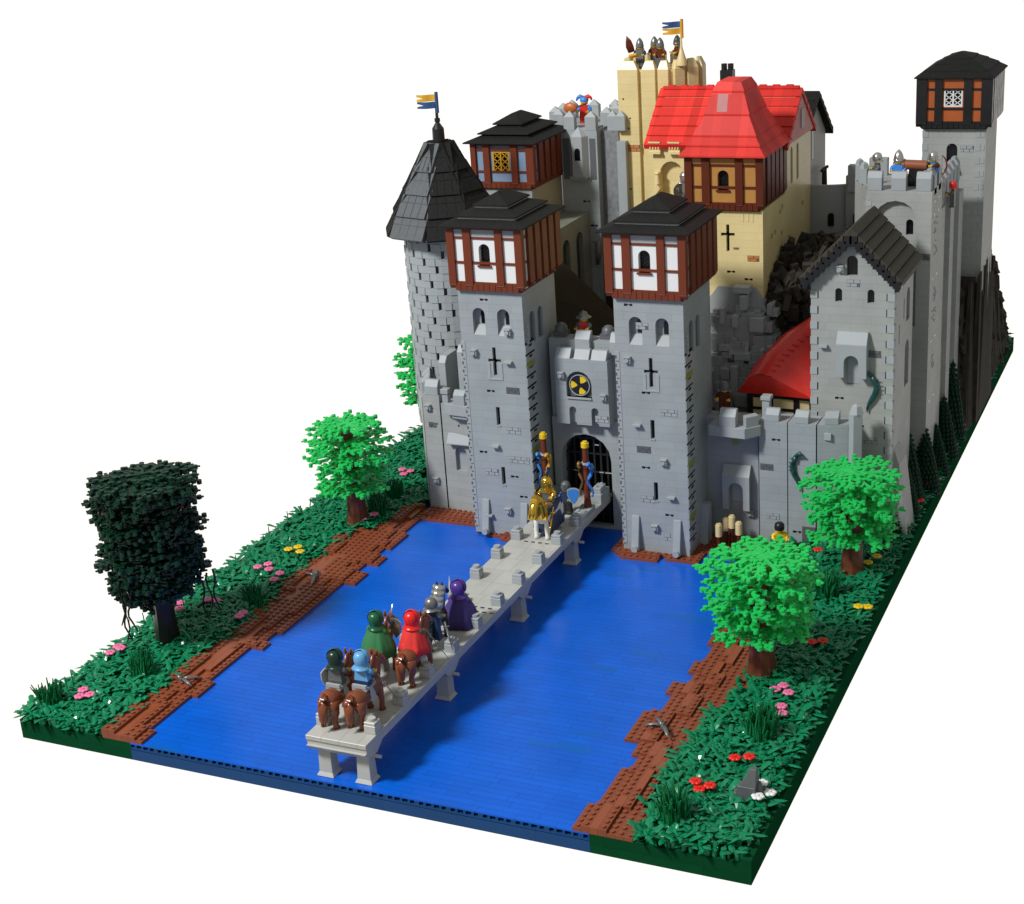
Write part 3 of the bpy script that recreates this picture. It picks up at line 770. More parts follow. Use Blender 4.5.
# ------------------------------------------------------------------ two gate towers
def gate_tower(x, label, det, mirror=False):
    y = 70.6; W = 10.4; D = 12.3; z0, z1 = 2.85, 41.95
    p = thing('gate_tower', label, 'castle tower', (x, y, z0), 'half-timbered gate towers')
    b = MB(); b.box(x, x+W, y, y+D, z0, z1)
    wall = part(b, 'wall', [GREY], p)
    cs = MB()
    wx = (x+2.15+1.05, x+6.15+1.05) 
    for c in wx: cs = merge(cs, hole(c, 35.1, 2.0, 4.2, y, 1.1))
    for (c, zz) in ((x+5.25, 21.0), (x+5.45, 11.3)): cs = merge(cs, hole(c, zz, .62, 2.9, y, .8, False))
    cxx = x+5.3
    cs = merge(cs, hole(cxx, 28.9, .55, 4.4, y, .6, False)); cs = merge(cs, hole(cxx, 31.0, 2.1, .5, y, .6, False))
    for yy in (y+3.2, y+6.2):
        cs = merge(cs, hole(yy, 33.5, 1.9, 4.8, x+W, .5, True, 'x'))
    cut(wall, cs)
    for c in wx:
        q = MB(); q.extr([(y-.0,35.12),(y+1.09,35.12),(y+1.09,36.5),(y+.95,36.5)], 'x', c-.99, c+.99)
        sl = part(q, 'window_slope', [LIGHTG], p)
        q = MB(); q.extr(archp(c+.42, 36.7, 1.0, 2.1), 'y', y+1.0, y+1.09); part(q, 'window', [PANE], p)
    for (c, zz) in ((x+5.25, 21.0), (x+5.45, 11.3)):
        pane(c, zz, .62, 2.9, y, .75, p, arch=False, name='arrow_slit'); 
        q = MB(); q.box(c-.36,c+.36,y-.12,y+.1,zz-.2,zz); part(q, 'slit_sill', [LIGHTG], p)
    q = MB(); q.box(cxx-.27,cxx+.27,y+.5,y+.58,28.92,33.28); q.box(cxx-1.04,cxx+1.04,y+.5,y+.57,31.02,31.48); part(q, 'cross_slit', [PANE], p)
    q = MB()
    for xx in (cxx-1.25, cxx+.75): q.box(xx, xx+.5, y-.1, y+.05, 28.5, 30.9)
    q.box(cxx-1.25,cxx+1.25,y-.1,y+.05,28.2,28.5); part(q, 'slit_surround', [GREYP], p, bevel=.03)
    for c in (y+3.2, y+6.2):
        pane(c, 33.5, 1.9, 4.8, x+W, .45, p, mat=GREYD, axis='x', name='blind_window')
    # corner stones: front left strip and the strip just round the right corner
    q = MB(); q.box(x-.07,x+.62,y-.07,y+.3,z0+.9,34.); part(q, 'corner_strip', [GREYP], p, bevel=.03)
    q = MB(); z = z0+1
    while z < 33.5: q.box(x+.1,x+.45,y-.1,y+.0,z,z+.16); q.box(x-.1,x+.15,y-.1,y+.1,z+.5,z+.95); z += 1.3
    psplit(q, 'corner_notches', [GREYD], p, 1.3)
    q = MB(); z = z0+1; k = 0
    while z < 33.5:
        q.box(x+W-.3,x+W+.10,y+.03,y+3.2,z+.1,z+1.42); z += 1.68; k += 1
    psplit(q, 'quoins', [GREYP], p, 1.3)
    q = MB(); z = z0+1
    while z < 33.5:
        q.box(x+W-.2,x+W+.04,y+.1,y+3.3,z+1.4,z+1.8); q.box(x+W,x+W+.12,y+1.2,y+2.3,z+.95,z+1.3); z += 1.68
    psplit(q, 'quoin_gaps', [PANE], p, 1.3)
    q = MB()
    for zz in (8.4, 16.7, 30.2): q.box(x+W-.2,x+W+.14,y+.1,y+3.1,zz,zz+.95)
    part(q, 'lichen_stone', [OLIVE], p)
    q = MB(); q.tube((x+W,y+.9,35.4),(x+W+.3,y+.9,35.4),.32,.32,8); q.tube((x+W,y+.9,34.2),(x+W+.3,y+.9,34.2),.32,.32,8); q.tube((x+W,y+.9,36.6),(x+W+.3,y+.9,36.6),.32,.32,8)
    part(q, 'corner_studs', [LIGHTG], p)
    for (xx, zz, k) in det['knobs']: knob(x+xx, y, zz, p, kind=k)
    for (xx, zz, w_, dk_) in det['prof']: profile_stone(x+xx, y, zz, p, w_, GREYD if dk_ else GREYP)
    for (xx, zz) in det['vents']: grille(x+xx, y, zz, p)
    for xx in (1.6, 8.1):          # slanted buttress slabs with a pin at the foot
        q = MB(); q.extr([(y,8.6),(y-.25,8.6),(y-1.25,z0+.3),(y,z0+.3)], 'x', x+xx, x+xx+1.15); q.tube((x+xx+.58,y-1.1,z0+.75),(x+xx+.58,y-1.5,z0+.75),.52,.5,12)
        part(q, 'buttress', [GREYP], p, bevel=.05)
    q = MB(); q.extr([(y+6.,9.),(y+7.2,9.),(y+7.2,z0),(y+4.8,z0)], 'x', x+W, x+W+.01+1.2); part(q, 'side_buttress', [GREYP], p)
    bx0, bx1, by0, by1 = x-.83, x+W+.83, y-.83, y+13.8
    timber_box(p, bx0, bx1, by0, by1, z1-.1, 51.7, BROWN, WHITE, 'arch', (45.9, 49.1), toppanel=GREYP)
    tier_roof(p, x-1.67, x+W+1.67, y-1.67, y+14.3, 51.85, ROOFK, [(0,2.7,0,.8),(2.0,4.6,1.15,2.05),(4.0,6.9,2.4,3.9)], under=GREYP)
    return p
gate_tower(31.15, 'half-timbered gate tower left of the arched gate', dict(
    knobs=[(2.1,32.4,0),(7.7,31.2,1),(7.9,35.9,0),(4.6,17.6,1),(2.7,6.0,1),(6.0,7.1,0)], prof=[(8.0,26.7,2.2,1),(7.7,20.3,2.4,0),(3.6,13.2,2.2,0),(8.3,15.6,3.4,0)],
    vents=[(4.2,40.6),(4.3,26.4),(2.3,16.4),(7.3,12.8),(8.6,9.6)]))
gate_tower(55.85, 'half-timbered gate tower right of the arched gate', dict(
    knobs=[(1.9,32.9,0),(3.0,23.0,1),(6.9,17.6,0),(7.9,12.1,1),(5.2,7.0,0)], prof=[(3.8,19.2,2.2,1),(7.9,25.2,2.4,0),(4.1,11.4,2.2,0),(4.2,38.0,1.9,0),(7.3,5.6,1.6,0)],
    vents=[(2.2,41.0),(4.4,28.0),(4.0,16.4),(7.4,9.2)]))

# ------------------------------------------------------------------ gate wall between them
p = thing('gatehouse', 'grey gatehouse wall with round arched gate and jutting battlement', 'gatehouse', (47.5,78,H))
b = MB(); b.box(42,56,78,81.2,H,20.4); b.box(42,56,78.4,81.2,20.4,32.8)
wall = part(b, 'wall', [GREY], p)
cut(wall, hole(47.4, 3.0, 8.2, 14.9, 78, 4))
b = MB(); b.box(43.8,52.3,76,78.5,20.15,30.5)
bay = part(b, 'bay', [GREY], p)
cs = hole(47.6, 24.55, 4.1, 4.1, 76, .8)
cs = merge(cs, hole(46.4,19.5,1.15,3.5,76,.9), hole(50.0,19.5,1.15,3.5,76,.9))
cut(bay, cs)
q = MB(); q.extr([(76.8,24.6),(76.8,24.62),(76.78,28.6),(76.8,28.6)],'x',45.6,49.6); q = MB(); q.extr(archp(47.6,24.56,4.08,4.08),'y',76.7,76.79); part(q, 'niche', [GREYD], p)
q = MB(); q.box(45.6,49.6,75.75,76.6,24.3,24.55); part(q, 'niche_sill', [LIGHTG], p)
q = MB(); q.tube((47.6,76.7,26.35),(47.6,76.35,26.35),1.62,1.62,28); rose = part(q, 'round_emblem', [BLACK], p)
q = MB()
for i in range(28):
    a = 2*pi*i/28; a2 = 2*pi*(i+1)/28
    q.tube((47.6+1.62*cos(a),76.33,26.35+1.62*sin(a)),(47.6+1.62*cos(a2),76.33,26.35+1.62*sin(a2)),.1,.1,4)
q.build('emblem_rim', [GREYP], rose)
q = MB()
for a0 in (1.05, 3.14, -1.2):
    pts = []
    for (rr, da) in ((.42,-.25),(.9,-.5),(1.42,-.45),(1.48,0),(1.42,.42),(.9,.4),(.42,.25)):
        pts.append((47.6+rr*cos(a0+da), 26.35+rr*sin(a0+da)))
    q.extr(pts, 'y', 76.31, 76.37)
q.build('emblem_wedge', [YEL], rose)
q = MB()
for i, x in enumerate((43.8, 46.85, 49.6)): 
    q.extr([(76,30.5),(77.6,30.5),(77.6,31.9),(76.9,31.9)], 'x', x+.05, x+2.5)
for x in (46.6,): q.box(x,x+2.4,77.6,79.0,31,33.2); q.extr([(77.6,33.2),(79,33.2),(79,34.3),(78.4,34.3)],'x',x,x+2.4)
q.box(52.2,54.2,77.6,79.,31,33.0); q.extr([(77.6,33.),(79,33.),(79,34.3),(78.4,34.3)],'x',52.2,54.2)
psplit(q, 'merlon', [GREYP], p, .15, .05)
q = MB(); q.box(43.8,52.3,77.5,82,30.6,31.2); part(q, 'wall_walk', [GREY], p)
for x in (43.2, 50.9):
    q = MB(); q.box(x-.9,x+1.2,79.4,81.2,31.2,33.6); q.lathe((x+.15,80.3,33.6),[(1.05,0),(.95,.7),(.5,1.15),(.01,1.3)],12); part(q, 'merlon', [GREYD], p)  # rear merlons in dark grey, their shade put into the colour
knob(44.9, 76, 28.0, p, kind=0); knob(51.6, 76, 24.9, p, kind=0); profile_stone(51.1,76,21.3,p,2.2,LIGHTG)
# the gate itself
po = MB()
for i in range(8): po.box(43.6+i*1.08,43.9+i*1.08,79.6,79.9,3,17.9)
for zz in (5,8,11,14,16.5): po.box(43.3,51.5,79.65,79.85,zz,zz+.28)
po = part(po, 'portcullis', [BLACK], p)
q = MB()
for (x, z) in ((44.9,11.1),(49.2,11.1),(50.2,11.1),(48.6,15.6),(50.9,11.1)): q.box(x-.35,x+.35,79.5,79.62,z,z+.14)
q.build('fittings', [LIGHTG], po)
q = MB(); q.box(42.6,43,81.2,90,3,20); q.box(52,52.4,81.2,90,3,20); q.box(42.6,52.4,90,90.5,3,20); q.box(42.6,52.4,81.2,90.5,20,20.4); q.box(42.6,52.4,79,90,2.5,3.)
part(q, 'gate_passage', [ROCKD], p)  # dark box added behind the gate to block the white world

# ------------------------------------------------------------------ left curtain wall with round turret
p = thing('curtain_wall', 'grey curtain wall left of the gate, with a hooded arch niche', 'castle wall', (26,77,H))
b = MB()
b.prism([(23.45,76.8),(31.8,76.0),(31.8,80),(23.45,80)], H, 21.4); b.prism([(20.1,77.0),(23.2,76.8),(23.2,80),(20.1,80)], H, 22.6)
b.prism([(18.1,80.),(19.9,77.15),(21,79),(19.6,82)], H, 22.0); b.prism([(16.8,83.5),(18.,80.2),(19.6,81.5),(18.8,85)], H, 22.0)
wall = part(b, 'wall', [GREYW], p)
cut(wall, hole(26.5, 10.3, 2.1, 4.1, 76.5, .9))
pane(26.5,10.3,2.1,4.1,76.5,.9,p,GREYP,name='niche')
q = MB(); q.extr([(76.6,15.0),(75.6,15.0),(75.6,15.2),(76.6,16.7)],'x',24.5,29.2); part(q, 'niche_hood', [LIGHTG], p, bevel=.04)
q = MB(); q.prism([(25.6,75.9),(26.2,75.3),(29.,75.0),(31.7,75.1),(31.7,77),(25.6,77)],19.6,20.2); q.prism([(24.6,75.6),(26,75.),(29,74.7),(31.7,74.8),(31.7,77),(24.6,77)],20.2,22.0)
q.box(26.7,28.6,74.9,76.0,22.,23.6); q.extr([(74.9,23.6),(76,23.6),(76,24.3),(75.6,24.3)],'x',26.7,28.6)
q.box(24.4,25.4,75.6,76.6,22.,23.2); q.box(24.2,25.5,75.5,76.7,23.4,24.2)
psplit(q, 'bartizan', [GREYP], p, .15, .05)
q = MB()
q.box(20.7,23.0,76.9,78.1,22.6,24.0); q.extr([(76.9,24.),(78.1,24.),(78.1,25.),(77.5,25.)],'x',20.7,23.)
for (x, y) in ((19.0,79.4),(17.6,82.4)):
    q.prism([(x-.7,y+1.2),(x,y-.3),(x+1.2,y+.3),(x+.5,y+1.8)],22,23.8); q.add([(x-.7,y+1.2,23.8),(x,y-.3,23.8),(x+1.2,y+.3,23.8),(x+.5,y+1.8,23.8),(x+.9,y+1.,24.9),(x+.2,y+2.,24.9)],[(0,1,4,5),(1,2,4),(2,3,5,4),(3,0,5),(0,3,2,1)])
q.box(22.2,23.4,79.5,84,20,27.2); q.extr([(79.5,27.2),(84,27.2),(84,28.2),(80.3,28.2)],'x',22.2,23.4)
q.box(25.6,26.8,79.5,85,20,29.2); q.extr([(79.5,29.2),(85,29.2),(85,30.2),(80.3,30.2)],'x',25.6,26.8)
psplit(q, 'merlon', [GREYP], p, .15, .05)
q = MB(); q.box(20,31.8,78,84,18,20); part(q, 'wall_walk', [GREYP], p)
for (x, z, yy) in ((21.2,20.6,76.95),(21.6,8.2,76.95)): knob(x, yy, z, p)
profile_stone(21.8,76.9,17.6,p,1.7,GREYD,.9); grille(27.0,76.5,18.0,p); grille(29.9,76.2,5.6,p); profile_stone(30.6,76.1,7.6,p,1.2,GREYP,.9)
q = MB(); q.box(23.2,23.45,76.95,78,H,21.4); part(q, 'joint', [PANE], p)

p = thing('round_turret', 'round grey turret with slotted brickwork and a cone roof', 'castle tower', (20.6,91,H))
b = MB(); cx, cy, RR = 19.5, 91., 6.9
NS = 40
b.tube((cx,cy,2.),(cx,cy,47.5), RR-.42, RR-.42, NS, 1)
row = 0; z = 14.
while z < 46.6:
    for i in range(NS):
        a0 = 2*pi*i/NS; a1 = 2*pi*(i+1)/NS
        slot = ((i+row*2) % 5) == 0
        if slot: a0 += (a1-a0)*.5
        ro = RR+(.12 if (i+row*2) % 5 == 1 else 0)
        v = []
        for rr in (RR-.5, ro):
            for a in (a0, a1):
                for zz in (z+.02, z+1.18): v.append((cx+rr*cos(a), cy+rr*sin(a), zz))
        b.add(v, [(0,1,3,2),(4,6,7,5),(0,4,5,1),(2,3,7,6),(0,2,6,4),(1,5,7,3)])
    z += 1.2; row += 1
part(b, 'wall', [GREYP, PANE], p)
q = MB(); q.tube((cx,cy,46.4),(cx,cy,47.4),RR+.5,RR+.5,24); part(q, 'cornice', [BLACK], p)
# cone of overlapping slabs
b = MB(); b2 = MB()
tiers = [(9.6,46.4,7.3,50.4),(8.2,49.6,5.5,53.6),(6.4,52.8,3.6,56.9),(4.5,56.1,1.8,60.2)]
for i in range(8):
    am = 2*pi*(i+.5)/8+.13; 
    for k, (ra, za, rb_, zb) in enumerate(tiers):
        ca, sa = cos(am), sin(am); ha = ra*.335+.25; hb = ha-.12
        pa = Vector((cx+ra*ca, cy+ra*sa, za)); pb = Vector((cx+rb_*ca, cy+rb_*sa, zb)); tn = Vector((-sa, ca, 0))
        nrm = (pb-pa).cross(tn).normalized()
        if nrm.z > 0: nrm = -nrm
        th = nrm*.9
        v = [pa-tn*ha, pa+tn*ha, pb+tn*hb, pb-tn*hb]; v += [q_+th for q_ in v]
        pa = pa+Vector((0,0,R2.uniform(-.12,.12))); tgt = b2 if i == 5 else b  # side toward the lamp: worn grey, lightened to carry the lamplight in its colour
        tgt.add(v, [(0,1,2,3),(4,7,6,5),(0,4,5,1),(1,5,6,2),(2,6,7,3),(3,7,4,0)])
        for s_ in (-.5,0,.5):    # tile joints as thin ridges
            q0 = pa+tn*ha*s_-nrm*.02; q1 = pb+tn*hb*s_-nrm*.02
            tgt.tube(q0,q1,.05,.05,3)
        mid = (pa+pb)/2-nrm*.02; tgt.tube(mid-tn*(ha+hb)/2, mid+tn*(ha+hb)/2, .05,.05,3)
b.lathe((cx,cy,0),[(8.6,47.2),(1.3,60.0),(.01,60.2)],8,sm=False)
part(b, 'roof', [ROOFK], p); part(b2, 'lit_worn_roof_slabs', [ROOFG], p)
q = MB(); q.tube((cx,cy,59.3),(cx,cy,62.2),1.0,.95,8); q.tube((cx,cy,62.2),(cx,cy,63.1),.95,.35,8); q.tube((cx,cy,63),(cx,cy,66.),.26,.22,6); q.tube((cx,cy,63.2),(cx,cy,63.8),.45,.45,8)
part(q, 'finial', [BLACK], p)
def flag(x, y, z, s_, c1, c2, label, d=-1):
    t = thing('flag', label, 'flag', (x,y,z)); 
    for k, (c, zz) in enumerate(((c1, 1.0*s_),(c2, 0.))):
        b = MB(); n = 8; v = []; L = 3.2*s_
        top = []; bot = []
        for i in range(n+1):
            u = i/n; yy = .22*sin(u*7+k)*s_
            top.append((x+d*u*L, y+yy, z+zz+.95*s_-.12*u*s_)); bot.append((x+d*u*L, y+yy, z+zz+.02-.12*u*s_))
        for i in range(n):
            tb, bb = top[i+1], bot[i+1]
            if i == n-2: pass
            for dy in (-.06,):
                a_, b_, c_, d_ = top[i], top[i+1], bot[i+1], bot[i]
                if i >= 5:      # swallow tails
                    mid0 = tuple((p_+q_)/2 for p_, q_ in zip(top[i], bot[i])); mid1 = tuple((p_+q_)/2 for p_, q_ in zip(top[i+1], bot[i+1]))
                    w0 = (i-5)/3*.2*s_; w1 = (i-4)/3*.2*s_
                    for (A, B_, C_, D_) in (((a_), (b_), (mid1[0],mid1[1],mid1[2]+w1), (mid0[0],mid0[1],mid0[2]+w0)), ((mid0[0],mid0[1],mid0[2]-w0),(mid1[0],mid1[1],mid1[2]-w1), c_, d_)):
                        vv = [A,B_,C_,D_]; vv += [(q_[0],q_[1]+.12,q_[2]) for q_ in vv]
                        b.add(vv, [(0,3,2,1),(4,5,6,7),(0,1,5,4),(1,2,6,5),(2,3,7,6),(3,0,4,7)])
                else:
                    vv = [a_,b_,c_,d_]; vv += [(q_[0],q_[1]+.12,q_[2]) for q_ in vv]
                    b.add(vv, [(0,3,2,1),(4,5,6,7),(0,1,5,4),(1,2,6,5),(2,3,7,6),(3,0,4,7)])
        b.build('cloth', [c], t)
    b = MB(); b.tube((x+.05,y,z-.6*s_),(x+.05,y,z+2.3*s_),.28,.28,8); b.build('sleeve', [c2 if s_ > 1 else c1], t)
flag(cx+.1, cy, 65.3, 1.12, FYEL, FBLUE, 'swallow-tailed flag, gold over blue, on the cone-roofed turret')

# ------------------------------------------------------------------ right curtain wall
p = thing('curtain_wall', 'grey curtain wall right of the gate, four panels with a corner bartizan', 'castle wall', (78,79,H))
b = MB()
seg = [(66.2,80.0,74.35,80.0),(74.55,79.0,78.75,79.0),(78.9,79.0,83.0,79.0),(83.2,79.0,87.4,80.2)]
for k, (xa,ya,xb,yb) in enumerate(seg): b.prism([(xa,ya),(xb,yb),(xb,83),(xa,83)], H, 22.1 if k else 21.6)
wall = part(b, 'wall', [GREY], p)
q = MB()
for (xa,ya,xb,yb) in seg[1:]:
    dx, dy = (xb-xa), (yb-ya); L = sqrt(dx*dx+dy*dy)
    def P(t): return (xa+dx*t/L, ya+dy*t/L)
    a_, b_ = P(1.0), P(3.0)
    q.prism([a_, b_, (b_[0],b_[1]+1.3), (a_[0],a_[1]+1.3)], 22.1, 23.1)
    q.add([(a_[0],a_[1],23.1),(b_[0],b_[1],23.1),(b_[0],b_[1]+1.3,23.1),(a_[0],a_[1]+1.3,23.1),(a_[0],a_[1]+.7,23.9),(b_[0],b_[1]+.7,23.9),(b_[0],b_[1]+1.3,23.9),(a_[0],a_[1]+1.3,23.9)],
          [(0,3,2,1),(4,5,6,7),(0,1,5,4),(1,2,6,5),(2,3,7,6),(3,0,4,7)])
q.prism([(87.6,79.6),(88.4,79.2),(89.4,80.),(89.2,81.4),(87.8,81.6)],H,23.9); q.lathe((88.5,80.4,23.9),[(1.1,0),(.7,1.1),(.01,1.5)],5,sm=False)
psplit(q, 'merlon', [GREYP], p, .15, .05)
q = MB(); q.prism([(68.3,80),(68.3,77.4),(73.1,77.0),(74.4,78.6),(74.4,80)],19.6,20.0); q.prism([(67.6,80),(67.6,76.6),(73.2,76.2),(75.0,78.2),(75.,80)],20.0,21.6)
q.box(69.3,71.8,76.4,77.8,21.6,23.2); q.extr([(76.4,23.2),(77.8,23.2),(77.8,24.2),(77.1,24.2)],'x',69.3,71.8)
q.prism([(73.3,76.6),(74.8,78.2),(74.0,79.2),(72.6,77.6)],21.6,23.2); q.box(74.6,75.7,80.6,81.8,20,24.6); q.box(74.4,75.9,80.4,82,24.7,25.3); q.box(70,74,79,83,21.3,21.7)
psplit(q, 'bartizan', [GREYP], p, .15, .05)
# hooded niche
q = MB(); q.box(68.9,73.1,78.6,80,7.6,13.0); q.extr([(78.6,13.0),(80,13.0),(80,14.6),(79.6,14.6)],'x',68.9,73.1)
nb = part(q, 'niche_hood', [GREYP], p, bevel=.03)
cut(nb, hole(71.0, 7., 2.2, 5.0, 78.6, 2.)); 
q = MB(); q.box(69.95,72.05,79.9,79.97,8.6,13.4); part(q, 'niche', [GREYP], p)
profile_stone(75.7,79.,14.9,p,2.0,GREYD,1.); q = MB(); q.box(70.2,71.2,79.95,80.1,17.6,18.6); part(q, 'loose_stone', [OLIVE], p)
grille(77.1,79.,19.3,p); knob(72.9,80.,6.9,p); grille(80.2,79.,5.0,p); profile_stone(76.6,79.,7.1,p,2.,GREYP,.9)
q = MB(); q.box(81.0,83.0,78.93,79.1,3.0,6.0); part(q, 'dark_plates', [GREYD], p)
q = MB(); q.box(84.2,85.2,79.1,79.4,19.8,20.9); part(q, 'textured_brick', [LIGHTG], p, bevel=.05)
q = MB()
for xx in (74.35,78.75,83.0): q.box(xx,xx+.2,79.3,80,H,21.6)
part(q, 'joint', [PANE], p)
# ------------------------------------------------------------------ gabled house
def gable_roof(p, x0, x1, xm, y0, y1, ze, zr, mat, th=.9, steps=8, axis='y', name='roof', lap=.16, bevel=.03):
    """two pitched slopes made of stepped slab courses, verge overhanging; axis = ridge direction"""
    b = MB()
    for s_ in (-1, 1):
        xe = x0 if s_ < 0 else x1
        for k in range(steps):
            f0, f1 = k/steps, (k+1)/steps
            xa, za = xe+(xm-xe)*f0, ze+(zr-ze)*f0; xb, zb = xe+(xm-xe)*f1, ze+(zr-ze)*f1
            lift = lap
            u_ = .45*(1 if xb > xa else -1); poly = [(xa, za+lift),(xb, zb+lift*.1),(xb, zb-th),(xa+u_, za-th)]
            if axis == 'y': b.extr(poly, 'y', y0, y1)
            else: b.extr(poly, 'x', y0, y1)
    r_ = part(b, name, [mat], p, bevel=bevel)
    return r_
p = thing('gabled_house', 'tall grey gabled house with three small arched windows', 'castle house', (87,84.4,H))
x0, x1, y0, y1 = 80.9, 92.8, 84.4, 98.2
b = MB(); b.extr([(x0,H),(x1,H),(x1,42.6),(86.85,48.6),(x0,42.6)],'y',y0,y1)
wall = part(b, 'wall', [GREYW], p)
cs = merge(hole(86.8,43.0,1.6,2.9,y0,.8), hole(84.9,40.0-.9,1.0,2.0,y0,.8), hole(89.5,39.1,1.0,2.0,y0,.8), hole(87.2,26.9,2.0,4.3,y0,1.0),
           hole(y0+4,32,.5,3.,x1,.5,False,'x'), hole(y0+7.2,35,.5,3.,x1,.5,False,'x'), hole(y0+10,24,3.0,7,x1,.7,True,'x'), hole(y0+10.2,34,2.4,5,x1,.7,True,'x'))
cut(wall, cs)
for a in ((86.8,43.0,1.6,2.9),(84.9,39.1,1.0,2.0),(89.5,39.1,1.0,2.0)): pane(a[0],a[1],a[2],a[3],y0,.7,p)
for (c,zz,w_,h_,ar) in ((y0+4,32,.5,3.,False),(y0+7.2,35,.5,3.,False)): pane(c,zz,w_,h_,x1,.45,p,axis='x',arch=ar,name='arrow_slit')
for (c,zz,w_,h_) in ((y0+10,24,3.,7),(y0+10.2,34,2.4,5)): pane(c,zz,w_,h_,x1,.65,p,mat=GREYD,axis='x',name='blind_window')
q = MB(); q.box(84.9,89.3,y0-1.5,y0+.05,28.2,33.2); q.extr([(y0-1.5,33.2),(y0+.05,33.2),(y0+.05,34.9),(y0-.5,34.9)],'x',84.9,89.3)
nb = part(q, 'niche_hood', [GREYP], p, bevel=.03); cut(nb, hole(87.1,27.,2.1,4.6,y0-1.5,1.6,True))
q = MB(); q.extr(archp(87.2,26.95,1.96,4.2),'y',y0+.1,y0+.98); part(q, 'niche', [GREYP], p)
q = MB(); z = 5.
while z < 41.5:
    q.box(x0-.08,x0+.95,y0-.09,y0+.2,z,z+1.1); q.box(x1-.95,x1+.09,y0-.09,y0+1.2,z,z+1.1); z += 2.3
psplit(q, 'quoins', [LIGHTG], p, 1.5)
q = MB(); z = 5.
while z < 41.5:
    q.box(x0+.96,x0+1.1,y0-.03,y0+.1,z,z+1.1); q.box(x1-1.1,x1-.96,y0-.03,y0+.1,z,z+1.1); z += 2.3
psplit(q, 'quoin_gaps', [PANE], p, 1.5)
knob(82.8,y0,32.4,p,kind=1); knob(85.2,y0,44.0,p,kind=0); profile_stone(90.0,y0,31.6,p,2.2,GREYD); profile_stone(87.0,y0,41.9,p,1.9,GREYP); profile_stone(89.6,y0,18.4,p,2.3,GREYP); grille(85.1,y0,24.6,p); grille(88.1,y0,20.5,p)
q = MB(); q.extr([(H,x1),(15.,x1),(13.,x1+1.6),(H,x1+2.6)],'y',y0+.6,y0+5.) if False else q.frus(x1-.2,x1+2.4,y0+1,y0+7,H,x1-.2,x1+.9,y0+1.4,y0+6.6,14.5); q.frus(x1-.2,x1+.9,y0+1.4,y0+6.6,14.5,x1-.2,x1+.05,y0+2,y0+6,16.5)
part(q, 'side_buttress', [GREYW], p, bevel=.05)
gable_roof(p, 79.5, 94.2, 86.85, 83.0, 98.2, 42.55, 50.1, ROOFB, th=1.1, steps=7, lap=.22, bevel=.05)
q = MB()
for s_ in (-1,1):       # dark stepped verge under the roof edge
    for k in range(9):
        f = (k+.5)/9; xx = (79.9 if s_ < 0 else 93.8); xc = xx+(86.85-xx)*f; zc = 42.3+(49.3-42.3)*f
        q.box(xc-.55,xc+.55,82.9,84.45,zc-.95,zc+.1); q.box(xc-.35,xc+.35,82.95,84.45,zc-1.4,zc-.9)
part(q, 'verge', [BLACK], p)

# ------------------------------------------------------------------ keep behind it
p = thing('keep', 'tall grey keep with a wide blind arch and a battlemented top', 'castle tower', (89,105,H))
b = MB(); b.box(84.2,94,105,113.6,H,50.9); b.box(84.2,93.2,113.6,134,H,47.5); b.box(92.6,93.7,115,118.5,H,46); b.box(92.6,93.9,122.5,126,H,46.5); b.box(92.6,94,130,134,H,45.5)
b.prism([(81.0,111.5),(84.15,105.4),(84.15,112.)],H,51.4)
wall = part(b, 'wall', [GREYW], p)
cs = merge(hole(88.6,30.,6.6,19.4,105,1.0), hole(119.+1.5,22,3.2,24,93.2,.6,True,'x'), hole(128.2,18,3.0,27,93.2,.6,True,'x'))
cut(wall, cs)
cs2 = hole(90.6,44.,1.1,2.4,106,.7); cut(wall, cs2); pane(90.6,44.,1.1,2.4,106,.65,p)
q = MB()
for x in (84.3, 87.9, 91.6): q.box(x,x+2.2,105,106.2,50.9,52.8); q.extr([(105,52.8),(106.2,52.8),(106.2,53.7),(105.5,53.7)],'x',x,x+2.2)
for (y, zz) in ((106.8,50.9),(110.4,50.9),(114.5,48),(117.8,48),(121.2,48),(124.6,48),(128.,48),(131.4,48)):
    xx = 94. if y < 113 else 93.4
    q.box(xx-1.2,xx,y,y+2.,zz-1,zz+2.); q.add([(xx-1.2,y,zz+2),(xx,y,zz+2),(xx,y+2,zz+2),(xx-1.2,y+2,zz+2),(xx-1.2,y,zz+3),(xx-.6,y,zz+3),(xx-.6,y+2,zz+3),(xx-1.2,y+2,zz+3)],[(0,3,2,1),(4,5,6,7),(0,1,5,4),(1,2,6,5),(2,3,7,6),(3,0,4,7)])
for (x, y) in ((81.4,109.9),(82.7,107.3)): q.box(x,x+1.,y,y+1.7,51.4,53.6); q.lathe((x+.5,y+.85,53.6),[(.8,0),(.5,.8),(.01,1.1)],4,sm=False)
psplit(q, 'merlon', [GREYP], p, .12, .05)
q = MB(); z = 48.5
while z > 20: q.box(84.12,85.0,104.93,105.2,z,z+.8); q.box(84.5,84.7,104.92,105.2,z+.9,z+1.2); z -= 1.9
psplit(q, 'quoins', [LIGHTG], p, 1.5)
q = MB()
for z in (48.8,46.8,36.8,26.8,17.):
    for yy in (106.8, 110.2): q.box(93.9,94.02,yy,yy+.9,z,z+.35)
part(q, 'vent', [PANE], p)
profile_stone(92.6,105.,40.9,p,2.6,GREYD,1.); 
for z in (44,40.5,33,29.5,22.): 
    q = MB()
    for i in range(5): q.box(93.9,94.1,107.2+R2.uniform(0,3.4),108.2+R2.uniform(0,3.),z+i*.5,z+i*.5+.18)
    part(q, 'rough_courses', [GREYW], p)
q = MB(); q.box(84.,93.,107,133,47.5,47.9); part(q, 'roof_deck', [GREYP], p)

